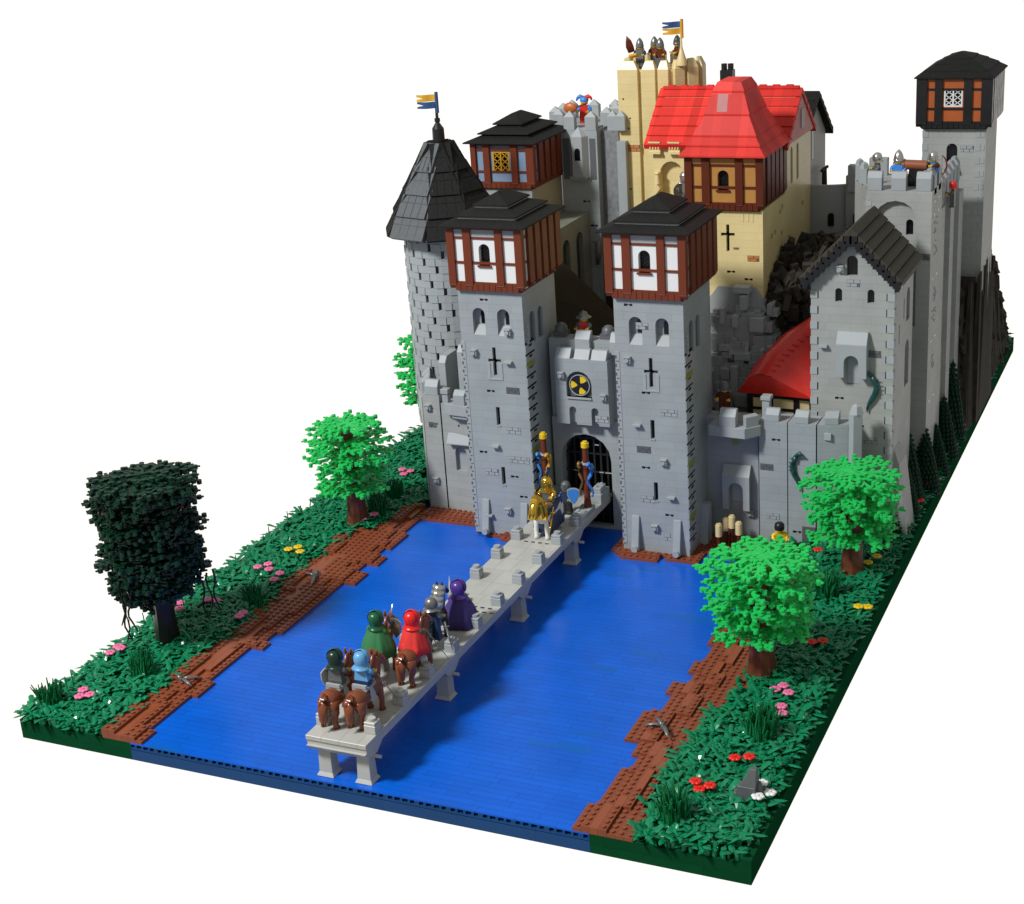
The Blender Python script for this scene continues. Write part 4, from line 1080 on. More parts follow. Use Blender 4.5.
# ------------------------------------------------------------------ far right tower
p = thing('watch_tower', 'far right grey tower with black and orange half-timbered top', 'castle tower', (91,140,H))
x0, x1, y0, y1 = 86.0, 96.4, 140, 152
b = MB(); b.box(x0,x1,y0,y1,20,54.3); wall = part(b, 'wall', [GREYW], p)
cut(wall, hole(90.9,48.6,1.8,3.2,y0,.9)); pane(90.9,48.6,1.8,3.2,y0,.85,p)
q = MB(); z = 22.
while z < 53: q.box(x0-.05,x0+.9,y0-.08,y0+.2,z,z+1.1); q.box(x1-1.7,x1-.9,y0-.08,y0+.2,z,z+1.1); q.box(x1-.8,x1-.2,y0-.08,y0+.2,z+.1,z+1.); z += 2.2
psplit(q, 'quoins', [GREYP], p, 1.5)
profile_stone(93.4,y0,50.9,p,2.2,GREYP)
q = MB(); q.frus(89.9,92.1,y0-1.,y0,47.2,89.9,92.1,y0-.05,y0,48.5); part(q, 'window_slope', [LIGHTG], p)
timber_box(p, 84.95, 97.35, 138.9, 152.4, 54.2, 63.0, BLACK, ORNG, WHITE, (58.0, 61.), fx=[(0,1.7),(2.9,4.1),(7.4,8.7),(10.1,11.85)], rails=(2.1,6.2), low=1.2, cor=.8, sidebeams=7)
tier_roof(p, 84.6, 97.7, 138.5, 153, 62.9, ROOFK, [(0,1.5,0,.95),(1.25,3.0,.95,1.85),(2.8,4.6,1.85,2.65),(4.3,6.3,2.65,3.3)])
# rock slope below it
p = thing('rock_slope', 'dark brown-black slanted rock face below the far right tower', 'rock', (92,165,H))
b = MB(); r = random.Random(8)
b.frus(84,95.4,137.5,190,H,86,91.6,139.5,176,22)
b.frus(84,96,134.2,140,H,85.6,95.6,138.4,139.9,29)
def slab(x, y, wd, z, lx, ly):
    b.add([(x-1.4,y,H),(min(96.7,x+.5),y-.2,H+.3),(min(96.7,x+.7),y+wd*2,H+.3),(x-1.2,y+wd*2,H),(x-.7-lx,y+ly,z-wd),(x-.2-lx*.8,y+ly,z),(x-.1-lx*.8,y+ly+wd,z-.3),(x-.7-lx,y+ly+wd,z-wd*1.4)],
          [(0,3,2,1),(4,5,6,7),(0,1,5,4),(1,2,6,5),(2,3,7,6),(3,0,4,7)])
for i in range(260):
    y = r.uniform(136,188); top = 29-(y-150)*.22 if y < 172 else 24-(y-172)*.95
    if y < 150: top = 30
    slab(r.uniform(92.,95.4), y, r.uniform(.3,1.1), H+(top-H)*r.uniform(.6,1.04), r.uniform(.0,1.6), r.uniform(-1.5,2.2))
for i in range(46):
    y = r.uniform(139,157); slab(r.uniform(96.2,96.9), y, r.uniform(.4,1.1), r.uniform(24,31.5)-max(0,y-150)*.3, r.uniform(-.3,.3), r.uniform(-.6,1.6))
for i in range(70):
    x = r.uniform(86,95.6); y = r.uniform(133.2,137.); h = r.uniform(14,27)
    slab(x, y, r.uniform(.3,.8), H+h, r.uniform(-.4,.6), r.uniform(1.2,2.6))
for i in range(420):
    y = r.uniform(134,186); f_ = r.random(); top = (29-(y-150)*.22 if y < 172 else 24-(y-172)*.95) if y > 150 else 29
    z = H+(top-H)*f_; x = 95.6-f_*1.6+r.uniform(-1.2,.2); s_ = r.uniform(.4,1.1)
    b.obox((min(x,95.3),y,z),(s_*.5,s_*.5,s_*1.5),Matrix.Rotation(r.uniform(-.5,.7),3,'X')@Matrix.Rotation(r.uniform(-.6,.1),3,'Y')@Matrix.Rotation(r.uniform(0,3),3,'Z'))
part(b, 'rock_face', [ROCKD], p)

# ------------------------------------------------------------------ tan tower house with red roofs
p = thing('tan_hall', 'tan hall with red tiled roofs and a half-timbered front bay', 'castle house', (64,97.6,30))
b = MB(); b.box(58.6,70.15,97.6,110.4,28,49.0)
wall = part(b, 'bay_wall', [TAN], p)
cut(wall, merge(hole(64.6,42.5,.5,4.2,97.6,.6,False), hole(64.6,44.9,2.2,.5,97.6,.6,False)))
q = MB(); q.box(64.36,64.84,98.1,98.18,42.52,46.68); q.box(63.52,65.68,98.1,98.17,44.92,45.38); part(q, 'cross_slit', [PANE], p)
b = MB(); b.extr([(110.4,28),(126.6,28),(126.6,57.2),(118.5,64.2),(110.4,57.2)],'x',48.3,70.15)
wall = part(b, 'hall_wall', [TAN], p)
cut(wall, merge(hole(51.35,47.8,3.9,6.0,110.4,1.3), hole(114.5,49.8,1.3,5.8,70.15,.6,True,'x'), hole(118.2,49.8,1.3,5.8,70.15,.6,True,'x')))
for c in (114.5,118.2): pane(c,49.8,1.3,5.8,70.15,.55,p,axis='x')
q = MB(); q.extr([(110.45,56.6),(126.9,56.6),(118.65,63.4)],'x',70.1,70.75); ga = part(q, 'red_gable', [REDB], p)
q = MB(); q.box(70.7,70.85,118.2,120.1,57.9,61.); part(q, 'gable_window', [GREYP], p)
for x in (47.9,51.2):
    q = MB(); q.box(x,x+1.9,109.7,110.4,55.3,57.1)
    for i in range(4): q.tube((x+.25+i*.47,109.65,55.9),(x+.25+i*.47,109.65,56.8),.17,.17,6)
    q.box(x-.05,x+1.95,109.4,110.4,56.85,57.1); q.box(x-.05,x+1.95,109.45,110.4,55.1,55.5)
    part(q, 'bracket', [TANP], p)
q = MB(); q.tube((49.1,109.9,50.2),(49.1,109.9,51.8),.5,.35,8); q.ell((49.1,109.9,51.9),(.5,.5,.3)); q.extr([(46,46.),(49.4,50.1),(49.8,49.6),(47.,46.)],'y',109.,109.9); part(q, 'stair_rail', [TANP], p)
for (x, z, w_) in ((68.6,41.5,1.9),(65.9,43.,.9)): profile_stone(x,97.6,z,p,w_,ORANGE,.95 if w_ > 1 else .35)
grille(65.0,97.6,39.3,p); grille(67.8,97.6,38.2,p)
r = random.Random(31)
q = MB()
for _ in range(16):
    y, z = r.uniform(98.5,122), r.uniform(34,47); q.box(70.1,70.22,y,y+.9,z,z+.7)
part(q, 'stray_stones', [plastic('dull_tan', (.42,.30,.13),.4)], p)
q = MB()
for x in (66.9,67.7,68.4): q.box(x,x+.25,97.53,97.7,47.2,48.6)
part(q, 'ribs', [TANP], p)
timber_box(p, 58.1, 70.5, 96.8, 110.5, 48.8, 57.4, BROWND, NOUG, 'arch', (52.1,55.1), rails=(2.35,6.6), low=1.2, cor=.7, toppanel=NOUG)
# main red roof: ridge along x
b = MB(); N = 6
for k in range(N):
    f0, f1 = k/N, (k+1)/N
    for s_ in (-1,1):
        ye = 109.3 if s_ < 0 else 127.8
        ya, za = ye+(118.55-ye)*f0, 56.4+(64.3-56.4)*f0; yb, zb = ye+(118.55-ye)*f1, 56.4+(64.3-56.4)*f1
        u_ = .4*(-s_); b.extr([(ya,za+.24),(yb,zb+.02),(yb,zb-.8),(ya+u_,za-.5)],'x',47.1,70.9)
b.box(47.6,70.4,118.1,119.0,64.2,64.6)
part(b, 'main_roof', [RED], p)
q = MB()
for i in range(10): q.box(48.5+i*2.2,49.6+i*2.2,118.2,118.9,64.55,64.8)
part(q, 'ridge_tiles', [RED], p)
# steep bell roof over the bay
def bell(x0,x1,y0,y1,lv):
    b = MB()
    for (i0, i1, za, zb) in lv: b.box(x0+i0,x1-i0,y0+i0,y1-i0*1.15,za-.25,za); b.frus(x0+i0,x1-i0,y0+i0,y1-i0*1.15,za, x0+i1,x1-i1,y0+i1,y1-i1*1.15,zb)
    return b
b = bell(57.5,71.0,95.9,112,[(0,1.05,57.45,58.65),(.95,1.9,58.9,60.1),(1.75,3.3,60.25,63.1),(3.15,4.3,63.2,66.4),(4.2,4.9,66.5,67.8)])
part(b, 'bay_roof', [RED], p, bevel=.05)
q = MB(); q.obox((63.5,99.66,64.8),(.8,.05,1.35),Matrix.Rotation(-.345,3,'X')); part(q, 'dusky_tiles', [plastic('dusky_red_tile', (.34,.07,.06),.4)], p)
b = MB(); b.box(56.9,59.0,119.8,121.4,60,66.9); b.tube((57.4,120.6,66.8),(57.4,120.6,67.9),.48,.48,8); b.tube((58.5,120.6,66.8),(58.5,120.6,67.9),.48,.48,8); part(b, 'chimney', [BLACK], p)

# ------------------------------------------------------------------ tall tan polygonal tower
p = thing('tan_tower', 'tall tan tower of upright pointed panels behind the red roof', 'castle tower', (46,126,30))
b = MB(); b.prism([(39.2,120.6),(48.2,120.6),(51.6,123.9),(51.6,126.6),(48,130),(39.2,130)],25,67.0)
def upanel(b, ax, ay, bx, by, zt, pk=1.4, th=.7):
    d = Vector((bx-ax, by-ay, 0)); L = d.length; d.normalize(); nn = Vector((d.y,-d.x,0)); A = Vector((ax,ay,0)); B_ = Vector((bx,by,0))
    base = [A+nn*th, B_+nn*th, B_-nn*.6, A-nn*.6]; z_ = lambda l_, z: [q_+Vector((0,0,z)) for q_ in l_]
    b.add(z_(base,25)+z_(base,zt), [(0,3,2,1),(0,1,5,4),(1,2,6,5),(2,3,7,6),(3,0,4,7)])
    e = L*.22; top = [A+d*e+nn*.1, B_-d*e+nn*.1, B_-d*e-nn*.6, A+d*e-nn*.6]
    b.add(z_(base,zt)+z_(top,zt+pk), [(4,5,6,7),(0,1,5,4),(1,2,6,5),(2,3,7,6),(3,0,4,7)])
for (ax,ay,bx,by) in ((39.0,120.6,42.6,120.6),(43.3,120.6,45.7,120.6),(46.1,120.6,48.0,120.6),(48.5,120.9,49.8,122.2),(50.2,122.6,51.6,124.),(51.7,124.6,51.7,126.6)):
    upanel(b, ax, ay, bx, by, 67.1)
for x in (39.6,42.6,45.4): b.box(x,x+1.8,128.6,130,67,68.6)
for y in (123,126.4): b.box(39.2,40.2,y,y+1.8,67,68.6)
part(b, 'wall', [TAN], p, bevel=.05)
profile_stone(41.6, 119.85, 54.1, p, 2.2, ORANGE, 1.1)
q = MB()
for (x, z) in ((39.8,62.2),(40.0,57.5),(40.6,57.3),(40.3,48.),(40.6,47.),(40.9,59.)): q.box(x,x+.25,119.85,120.1,z,z+.25)
part(q, 'pin_holes', [PANE], p)
q = MB(); q.lathe((49.9,121.4,67.6),[(.9,0),(.85,.8),(.4,2.2),(.2,3.),(.16,5.6)],10); part(q, 'flag_pole', [TANP], p)
flag(50.0,121.4,72.6,1.05,FBLUE,FYEL,'swallow-tailed flag, dark blue over gold, on the tan tower')

# ------------------------------------------------------------------ blue-panelled tower
p = thing('half_timbered_tower', 'tower with sand-blue panels and brown beams behind the left gate tower', 'castle tower', (23.5,106,H))
b = MB(); b.box(18.0,28.4,105.9,117.,H,49.9); part(b, 'wall', [TAN if False else GREYW], p)
q = MB(); q.box(28.3,28.45,107.,118.6,40.,49.6); part(q, 'side_wall', [plastic('yellowed_grey', (.36,.33,.22),.4)], p)
timber_box(p, 17.8, 29.3, 105.2, 120.0, 49.6, 57.4, BROWN, SANDB, FYEL, (52.5,55.9), fx=[(0,1.),(2.4,3.6),(7.6,8.8),(10.4,11.85)], rails=(1.7,6.2), low=1.1, cor=.6)
tier_roof(p, 16.9, 30.1, 104.4, 120.8, 57.5, ROOFK, [(0,2.6,0,.9),(1.9,4.4,1.25,2.2),(3.9,6.4,2.55,3.9)], under=None)

# ------------------------------------------------------------------ grey tower of the jester
p = thing('battlement_tower', 'grey tower with pointed merlons and an oriel, behind the left towers', 'castle tower', (33,119,H))
b = MB(); b.prism([(24.6,124),(29.0,118),(35.6,118),(35.6,132),(24.6,132)],H,57.3); wall = part(b, 'wall', [GREY], p)
q = MB(); q.prism([(30.6,118.02),(31.35,116.9),(33.2,116.9),(34.0,118.02)],49.6,56.4); q.add([(30.6,118.02,56.4),(31.35,116.9,56.4),(33.2,116.9,56.4),(34.,118.02,56.4),(32.3,118.02,58.)],[(0,1,4),(1,2,4),(2,3,4),(3,0,4),(0,3,2,1)])
q.frus(30.9,33.7,117.2,118,48.9,30.6,34.,116.9,118,49.6)
ori = part(q, 'oriel', [GREYP], p, bevel=.04)
q = MB(); q.extr(archp(32.35,52.4,1.0,2.1),'y',116.85,116.95); part(q, 'window', [PANE], p)
q = MB(); q.box(29.3,30.5,117.95,118.1,49.,56.); q.box(34.2,35.3,117.95,118.1,49.,56.); psplit(q, 'recess', [GREYD], p, .12, 0)  # flat dark strips on the wall, painted as the shade of a recess
def pmerlon(q, x, y, wx, wy, z, h=2.3):
    q.box(x,x+wx,y,y+wy,z,z+h); q.add([(x,y,z+h),(x+wx,y,z+h),(x+wx,y+wy,z+h),(x,y+wy,z+h),(x+wx/2,y+wy*.5,z+h+1.)],[(0,1,4),(1,2,4),(2,3,4),(3,0,4),(0,3,2,1)])
q = MB()
for (x, y) in ((29.6,118.),(33.5,118.),(26.6,120.4),(24.8,123.2),(24.7,127),(24.9,130.6),(29.,131),(33.,131),(34.6,127),(34.6,122.5)):
    pmerlon(q, x, y, 2., 1.2, 57.3)
psplit(q, 'merlon', [GREYP], p, .12, .04)
q = MB(); q.box(26,35,119,131,57.3,57.6); part(q, 'roof_deck', [GREYP], p)
grille(33.2,118.,45.2,p); grille(34.4,118.,41.,p)
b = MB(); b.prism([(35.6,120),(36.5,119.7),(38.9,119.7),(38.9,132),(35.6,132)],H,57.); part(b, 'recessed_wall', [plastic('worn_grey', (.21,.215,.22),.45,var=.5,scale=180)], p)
b = MB(); b.box(38.9,40.5,118.6,132,H,55.4); b.box(40.5,43.2,121,133,H,57.2)
q = b
for (x, y) in ((36.8,120),(38.8,118.7),(40.7,121.2),(42.,123.5),(42.2,126.8),(42.2,130)): pmerlon(q, x, y, 1.7, 1.3, 57. if x < 38.5 or x > 40 else 57.2, 2.4)
part(b, 'side_wall', [GREYP], p, bevel=.04)

# ------------------------------------------------------------------ courtyard walls between
p = thing('inner_wall', 'shadowed grey inner wall with tall blind arches between the gate towers', 'castle wall', (30,100,H))
b = MB(); b.box(26.,33.6,98.,121,H,43.4); wall = part(b, 'wall', [plastic('olive_grey', (.20,.21,.165),.5,var=.25)], p)  # one olive grey for the whole wall, darker than the tower greys
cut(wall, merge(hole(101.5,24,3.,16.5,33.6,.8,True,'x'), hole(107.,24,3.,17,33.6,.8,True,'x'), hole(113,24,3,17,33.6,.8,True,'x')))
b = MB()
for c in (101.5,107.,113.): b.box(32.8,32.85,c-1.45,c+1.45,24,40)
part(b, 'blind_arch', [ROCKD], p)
b = MB(); b.box(33.6,60,119.,120.5,H,40); b.box(33.,60.,98,119,H,8); part(b, 'courtyard', [ROCKD], p)  # back wall and floor coloured near black to hold the courtyard shade
p = thing('shed_roof', 'brown sloping roof behind the gate battlement, coloured darker for shade', 'roof', (40,88,H))
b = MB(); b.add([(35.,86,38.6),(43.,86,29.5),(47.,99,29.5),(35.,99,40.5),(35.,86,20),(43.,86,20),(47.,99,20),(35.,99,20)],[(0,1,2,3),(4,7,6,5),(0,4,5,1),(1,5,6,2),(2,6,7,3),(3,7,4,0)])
part(b, 'roof', [plastic('shaded_thatch', (.022,.019,.013), .7, var=.4, bump=.4, scale=250, spec=.1)], p)  # darker copy of the thatch, the shadow over it put into the colour
p = thing('inner_tower', 'wall behind the right gate tower, painted dark to look unlit', 'castle wall', (54,100,H))
b = MB(); b.box(47,57.5,111.,118,H,46.5); b.box(44.,57.9,99,111,H,28); part(b, 'wall', [ROCKD], p)  # mass closing the courtyard, its shade painted in as dark colour

# ------------------------------------------------------------------ rock outcrop under the tan hall
p = thing('rock_outcrop', 'blocky grey rock outcrop under the tan hall', 'rock', (68,94,H))
b = MB(); r = random.Random(12)
b.prism([(58,96.5),(64,94),(70.5,94.5),(72.6,98),(72.6,112),(58,112)],H,33.); b.frus(60,71.5,96.2,99,33,63,69,97,99,37.)
b.frus(60,72.3,90.,98,H,60,71.6,93,98,26)
for i in range(80):
    x = r.uniform(61,71.5); z = r.uniform(20,35); y = 95.4-(35-z)*.28-r.uniform(-.4,.8); w_, h_, d_ = r.uniform(.8,2.6), r.uniform(.8,3.4), r.uniform(1.2,2.4)
    b.box(x,x+w_,y,y+d_+2,z-h_,z)
    if r.random() < .35: b.frus(x,x+w_,y-.9,y,z-h_-1.6,x,x+w_,y-.05,y,z-h_+.2)
part(b, 'rock_face', [ROCKM], p, bevel=.06)
b = MB()
b.box(66.,68.6,94.9,97,36.6,37.6); b.box(67.3,68.4,94.2,96,34.2,36.4); b.box(69.,71.2,93.6,95.5,31.,33.2); b.box(66.2,67.2,93.6,95.5,31.5,33.4); b.box(64.2,66.4,93.,95,27.8,28.8)
b.box(66.8,69.4,92.6,95,26.6,27.8); b.box(64.3,65.,93.5,95,32,34.5); b.box(69.2,70.4,92.4,94.6,24,25.3); b.box(66.4,67.6,91.8,94,19.5,25.8); b.box(70.8,71.5,92.6,95,24.5,28.5); b.box(72,72.8,93,95,25,29)
part(b, 'loose_blocks', [GREYP], p, bevel=.05)
b = MB(); r = random.Random(77)
for i in range(900):
    t = r.random(); x = 72.+r.uniform(-1.5,9.5); y = 97+ r.uniform(0,13)+ (x-72)*.4; z = 27+ r.uniform(0,8)+(y-97)*.55
    s_ = r.uniform(.35,1.0)
    b.obox((x,y,min(z,43)),(s_*.8,s_*.5,s_*1.3),Matrix.Rotation(r.uniform(-.5,.5),3,'X')@Matrix.Rotation(r.uniform(-.8,.8),3,'Y')@Matrix.Rotation(r.uniform(0,3),3,'Z'))
b.frus(70.4,84,97,122,H,70.4,82,100,122,31); b.frus(70.4,84,104,126,28,70.4,82,112,126,39)
part(b, 'dark_scree', [ROCKD], p)

# low house with the red roof
p = thing('low_house', 'low house with a hipped red roof behind the right curtain wall', 'castle house', (75,88,H))
b = MB(); b.box(70.6,81.,87.2,96,H,23.4); wall = part(b, 'wall', [TANP], p)
q = MB()
for x in (70.5,73.6,77.6,80.): q.box(x,x+.85,87.0,87.4,18,23.4)
q.box(70.5,81,87.02,87.4,22.8,23.5); q.box(70.5,81,87.04,87.3,20.9,21.3); part(q, 'beams', [BLACK], p)
q = MB(); q.extr(archp(75.9,17,1.7,3.6),'y',86.95,87.3); part(q, 'door', [PANE], p)
b = MB()
Lc = [Vector(q_) for q_ in ((69,86.5,23.6),(71.2,89.5,27.5),(74.1,92.6,30.8),(77.8,95.3,33.0),(82,97,34.0))]
Rc = [Vector(q_) for q_ in ((74.3,85.2,27.),(75.9,87.2,29.1),(77.7,89.4,31.0),(79.9,92.,32.8),(83.,95.5,34.2))]
Ec = [Vector(q_) for q_ in ((81.,85.8,23.6),(82.5,88.,25.),(84,90.,26.),(85,93,27.),(86,96,28.))]
v = []; n_ = 5
for k in range(5):
    for t in range(n_): 
        f = t/(n_-1); q_ = Lc[k].lerp(Rc[k], f); q_.z += 1.5*sin(pi*f)*(1-.1*k); q_.y -= .4*sin(pi*f); v.append(q_)
b.add(v, [(k*n_+t, k*n_+t+1, (k+1)*n_+t+1, (k+1)*n_+t) for k in range(4) for t in range(n_-1)], 0, True)
v = Rc+Ec; b.add(v, [(k, 5+k, 6+k, k+1) for k in range(4)], 0, True)
b.add([Lc[0], Ec[0], Rc[0]]+[Lc[0].lerp(Rc[0],.5)+Vector((0,-.4,1.5))], [(0,1,2,3)])
b.add([Lc[0], Ec[0], Ec[0]+Vector((0,2,-.1)), Lc[0]+Vector((0,2,-.1))], [(0,3,2,1)])
part(b, 'roof', [REDP], p)
q = MB()
for k in range(14):
    f = k/13*3.999; i_ = int(f); a = Rc[i_].lerp(Rc[i_+1], f-i_); q.tube(a+Vector((-.5,0,.1)), a+Vector((.5,0,.0)), .16,.16,5)
part(q, 'ridge_tiles', [RED], p)

# far grey house and round wall behind
p = thing('far_house', 'narrow grey house with a black tiled roof behind the tan hall', 'castle house', (68,132,H))
b = MB(); b.extr([(127.,H),(143.2,H),(143.2,53.4),(134.6,60.6),(127,54.2)],'x',60.,68.6); part(b, 'wall', [GREYW], p)
b = MB()
for k in range(6):
    f0, f1 = k/6, (k+1)/6
    ya, za = 128.2+(138.6-128.2)*f0*0+ (k*1.7), 0
b = MB()
for k in range(6):
    f0, f1 = k/6, (k+1)/6
    for s_ in (-1,1):
        ye = 124.2 if s_ < 0 else 144.6; ym = 134.6
        ya, za = ye+(ym-ye)*f0, 53.4+(61.4-53.4)*f0; yb, zb = ye+(ym-ye)*f1, 53.4+(61.4-53.4)*f1
        b.extr([(ya,za+.3),(yb,zb+.02),(yb,zb-.9),(ya,za-.9)],'x',59.,69.7)
part(b, 'roof', [ROOFK], p, bevel=.05)
q = MB(); q.box(68.55,68.65,133.5,134.6,50.,55.); part(q, 'window', [PANE], p)
q = MB(); q.tube((69.5,139.,43.8),(69.5,139.,47.6),.5,.4,8); q.tube((69.5,137.,47.4),(69.5,141.,47.4),.3,.3,6); part(q, 'bracket', [ROCKD], p)
p = thing('rear_wall', 'low round grey rear wall between the tan hall and the keep', 'castle wall', (76,128,H))
b = MB(); b.lathe((71.5,136,0),[(9.4,H),(9.4,47.0)],24,a0=-1.9,a1=.2); b.lathe((71.5,136,0),[(9.4,47.0),(8.6,47.)],24,a0=-1.9,a1=.2); b.lathe((71.5,136,0),[(8.6,47.0),(8.6,40)],24,a0=-1.9,a1=.2)
b.box(76.,84,127,130,H,48.6); b.box(76.4,78.2,126.6,128.2,46,50.4); b.box(79.6,82.6,128.,129.4,46,51.4)
part(b, 'wall', [GREYP], p, bevel=.04)
q = MB()
for (x, z) in ((73.6,40.2),(77.9,40.4)): q.extr(archp(x,z,1.,2.2),'y',(126.5 if x > 77 else 126.6),127.2)
part(q, 'window', [PANE], p)
b = MB(); b.box(60,84,133,134,H,45.); part(b, 'back_panel', [GREYW], p)
# ------------------------------------------------------------------ toy figures (local space: feet at z=0, facing +y)
def torso(b, tc, ac, lc, hc=1, riding=False, arms=((.9,.75,2.55),(.9,.75,2.55)), legs=True):
    """material slots: 0 torso, 1 hands, 2 legs, 3 arms"""
    if legs:
        for s_ in (-1, 1):
            dx = .2 if riding else 0
            b.add([(s_*.06,-.42,.0),(s_*(.78+dx),-.42,.0),(s_*(.78+dx),.62,.0),(s_*.06,.62,.0),(s_*.06,-.42,.35),(s_*(.78+dx),-.42,.35),(s_*(.78+dx),.62,.35),(s_*.06,.62,.35),
                   (s_*.06,-.4,1.55),(s_*.78,-.4,1.55),(s_*.78,.4,1.55),(s_*.06,.4,1.55),(s_*.06,.4,.4),(s_*(.78+dx*.8),.4,.4)],
                  [(0,3,2,1),(0,1,5,4),(1,2,6,5),(2,3,7,6),(3,0,4,7),(4,5,9,8),(6,7,12,13),(13,12,11,10),(5,6,13,10,9),(4,8,11,12,7),(8,9,10,11)], 2)
        b.box(-.8,.8,-.42,.42,1.5,1.9,2)
    b.frus(-.82,.82,-.42,.42,1.9,-.6,.6,-.34,.34,3.5,0)
    for s_, h in ((-1, arms[0]), (1, arms[1])):
        sh = (s_*.68,0,3.2); hx = s_*h[0]; el = (s_*1.08, (h[1])*.25-.05, (3.2+h[2])/2-.15)
        b.path([(s_*.55,0,3.32), sh, (s_*.98,.0,2.95), el, (hx,h[1]*.85,h[2]+.05)], [.2,.33,.31,.27,.24], 8, 3)
        b.path([(hx,h[1]*.8,h[2]+.05),(hx,h[1]+.1,h[2])],[.17,.17],7,1)
        for a in (-1,1): b.path([(hx,h[1]+.1,h[2]),(hx+a*.2,h[1]+.28,h[2]),(hx+a*.13,h[1]+.5,h[2])],[(.09,.16),(.1,.18),(.06,.15)],6,1)
    b.tube((0,0,3.48),(0,0,3.62),.3,.3,10,1)
def head(b, m=1, face=4):
    b.lathe((0,0,3.6),[(.001,0),(.46,.0),(.6,.12),(.62,.45),(.62,.75),(.56,.95),(.42,1.02),(.001,1.02)],14,m)
    b.tube((0,0,4.6),(0,0,4.78),.3,.29,8,m)
    for s_ in (-1,1): b.tube((s_*.2,.57,4.15),(s_*.2,.635,4.15),.075,.075,6,face)
    b.box(-.2,.2,.56,.625,3.86,3.92,face)
def headgear(kind, m, p, mm=None):
    b = MB(); name = 'helmet'
    if kind == 'hood':
        b.lathe((0,0,0),[(1.0,3.3),(.92,3.45),(.66,3.62),(.72,3.8),(.80,4.2),(.78,4.6),(.6,4.98),(.3,5.12),(.001,5.15)],16,0)
        b.lathe((0,.1,0),[(.86,4.0),(.92,4.35),(.86,4.75),(.64,5.08),(.3,5.26),(.001,5.3)],14,0,a0=-.4,a1=pi+.4)
        b.tube((0,-.3,5.0),(0,-.75,4.55),.2,.05,6,0); name = 'hood'
    elif kind == 'helmet':
        b.lathe((0,0,0),[(.70,3.85),(.74,4.2),(.72,4.6),(.56,4.98),(.28,5.15),(.001,5.2)],16,0)
        b.lathe((0,0,0),[(.98,3.75),(.72,4.0),(.70,4.1)],16,0,a0=pi-.3,a1=2*pi+.3); b.box(-.09,.09,.6,.78,4.,4.8); b.lathe((0,0,0),[(.78,4.15),(.80,4.25),(.78,4.35)],16,0)
    elif kind == 'cone':
        b.lathe((0,0,0),[(.72,3.9),(.76,4.25),(.74,4.6),(.6,5.05),(.36,5.45),(.12,5.7),(.001,5.75)],14,0); b.lathe((0,0,0),[(.8,4.05),(.84,4.2),(.78,4.3)],14,0); b.box(-.1,.1,.62,.8,3.95,4.6)
        b.lathe((0,0,0),[(.9,3.45),(.76,3.9)],14,0,a0=pi-.2,a1=2*pi+.2)
    elif kind == 'brim':
        b.lathe((0,0,0),[(1.2,4.15),(1.18,4.24),(.72,4.42),(.68,4.7),(.5,4.98),(.2,5.08),(.1,5.25),(.001,5.28)],18,0); b.lathe((0,0,0),[(1.2,4.15),(.6,4.2)],18,0)
    elif kind == 'plume':
        b.lathe((0,0,0),[(.72,3.62),(.78,3.9),(.78,4.5),(.62,4.95),(.3,5.15),(.001,5.2)],16,0); b.box(-.5,.5,.55,.88,3.75,4.25); b.box(-.6,.6,.5,.86,4.42,4.6)
        b.path([(0,-.2,5.1),(0,-.3,5.6),(0,-.7,6.0),(0,-1.2,5.9)],[(.12,.2),(.18,.34),(.2,.32),(.1,.1)],8,1)
    elif kind == 'jester':
        b.lathe((0,0,0),[(.7,4.1),(.74,4.4),(.6,4.8),(.001,4.95)],12,0)
        b.path([(-.2,0,4.7),(-.75,0,4.95),(-1.2,0,4.7),(-1.35,0,4.3)],[.35,.34,.25,.12],8,1); b.path([(.2,0,4.7),(.75,0,4.95),(1.2,0,4.6),(1.4,0,4.2)],[.35,.34,.25,.12],8,0); name = 'hat'
    elif kind == 'hair':
        b.lathe((0,-.05,0),[(.70,3.9),(.76,4.3),(.7,4.75),(.45,5.0),(.001,5.05)],12,0); name = 'hair'
    return b.build(name, [m, mm or m], p, local=True)
def cape(m, p, wide=1., z0=.5, cover=1.25):
    b = MB(); n = 40; a0 = 1.5*pi-pi*cover/2-.35; a1 = 1.5*pi+pi*cover/2+.35; prof = [(.55,3.62),(.86,3.4),(1.12,2.9),(1.4*wide,2.1),(1.68*wide,1.2),(1.85*wide,z0)]
    v = []
    for q, (r_, z) in enumerate(prof):
        for k in (0, 1):
            for i in range(n+1):
                a = a0+(a1-a0)*i/n; rr = (r_-(.1 if k else 0))*(1+(.06*sin(a*7+q*.4)+.03*sin(a*13+1))*q/5)
                v.append((rr*cos(a), rr*.92*sin(a)+.12, z))
    f = []; row = 2*(n+1)
    for q in range(len(prof)-1):
        for i in range(n):
            o = q*row; f.append((o+i,o+i+1,o+row+i+1,o+row+i)); o2 = o+n+1; f.append((o2+i+1,o2+i,o2+row+i,o2+row+i+1))
        for i in (0, n): o = q*row; f.append((o+i,o+row+i,o+row+n+1+i,o+n+1+i))
    o = (len(prof)-1)*row
    for i in range(n): f.append((o+i,o+i+1,o+n+1+i+1,o+n+1+i))
    b.add(v, f, 0, True)
    return b.build('cape', [m], p, local=True)
def figure(name, label, cat, loc, rz, tm, lm, am, hm=SKIN, gear=None, gm=None, gm2=None, cp=None, riding=False, arms=((.9,.75,2.55),(.9,.75,2.55)), group=None, wide=1., scale=1., cz=.5):
    p = thing(name, label, cat, loc, group, rotz=rz, scale=scale)
    b = MB(); torso(b, tm, am, lm, riding=riding, arms=arms); head(b)
    b.build('body', [tm, hm, lm, am, PANE], p, local=True)
    if gear: headgear(gear, gm, p, gm2)
    if cp: cape(cp, p, wide, cz)
    return p
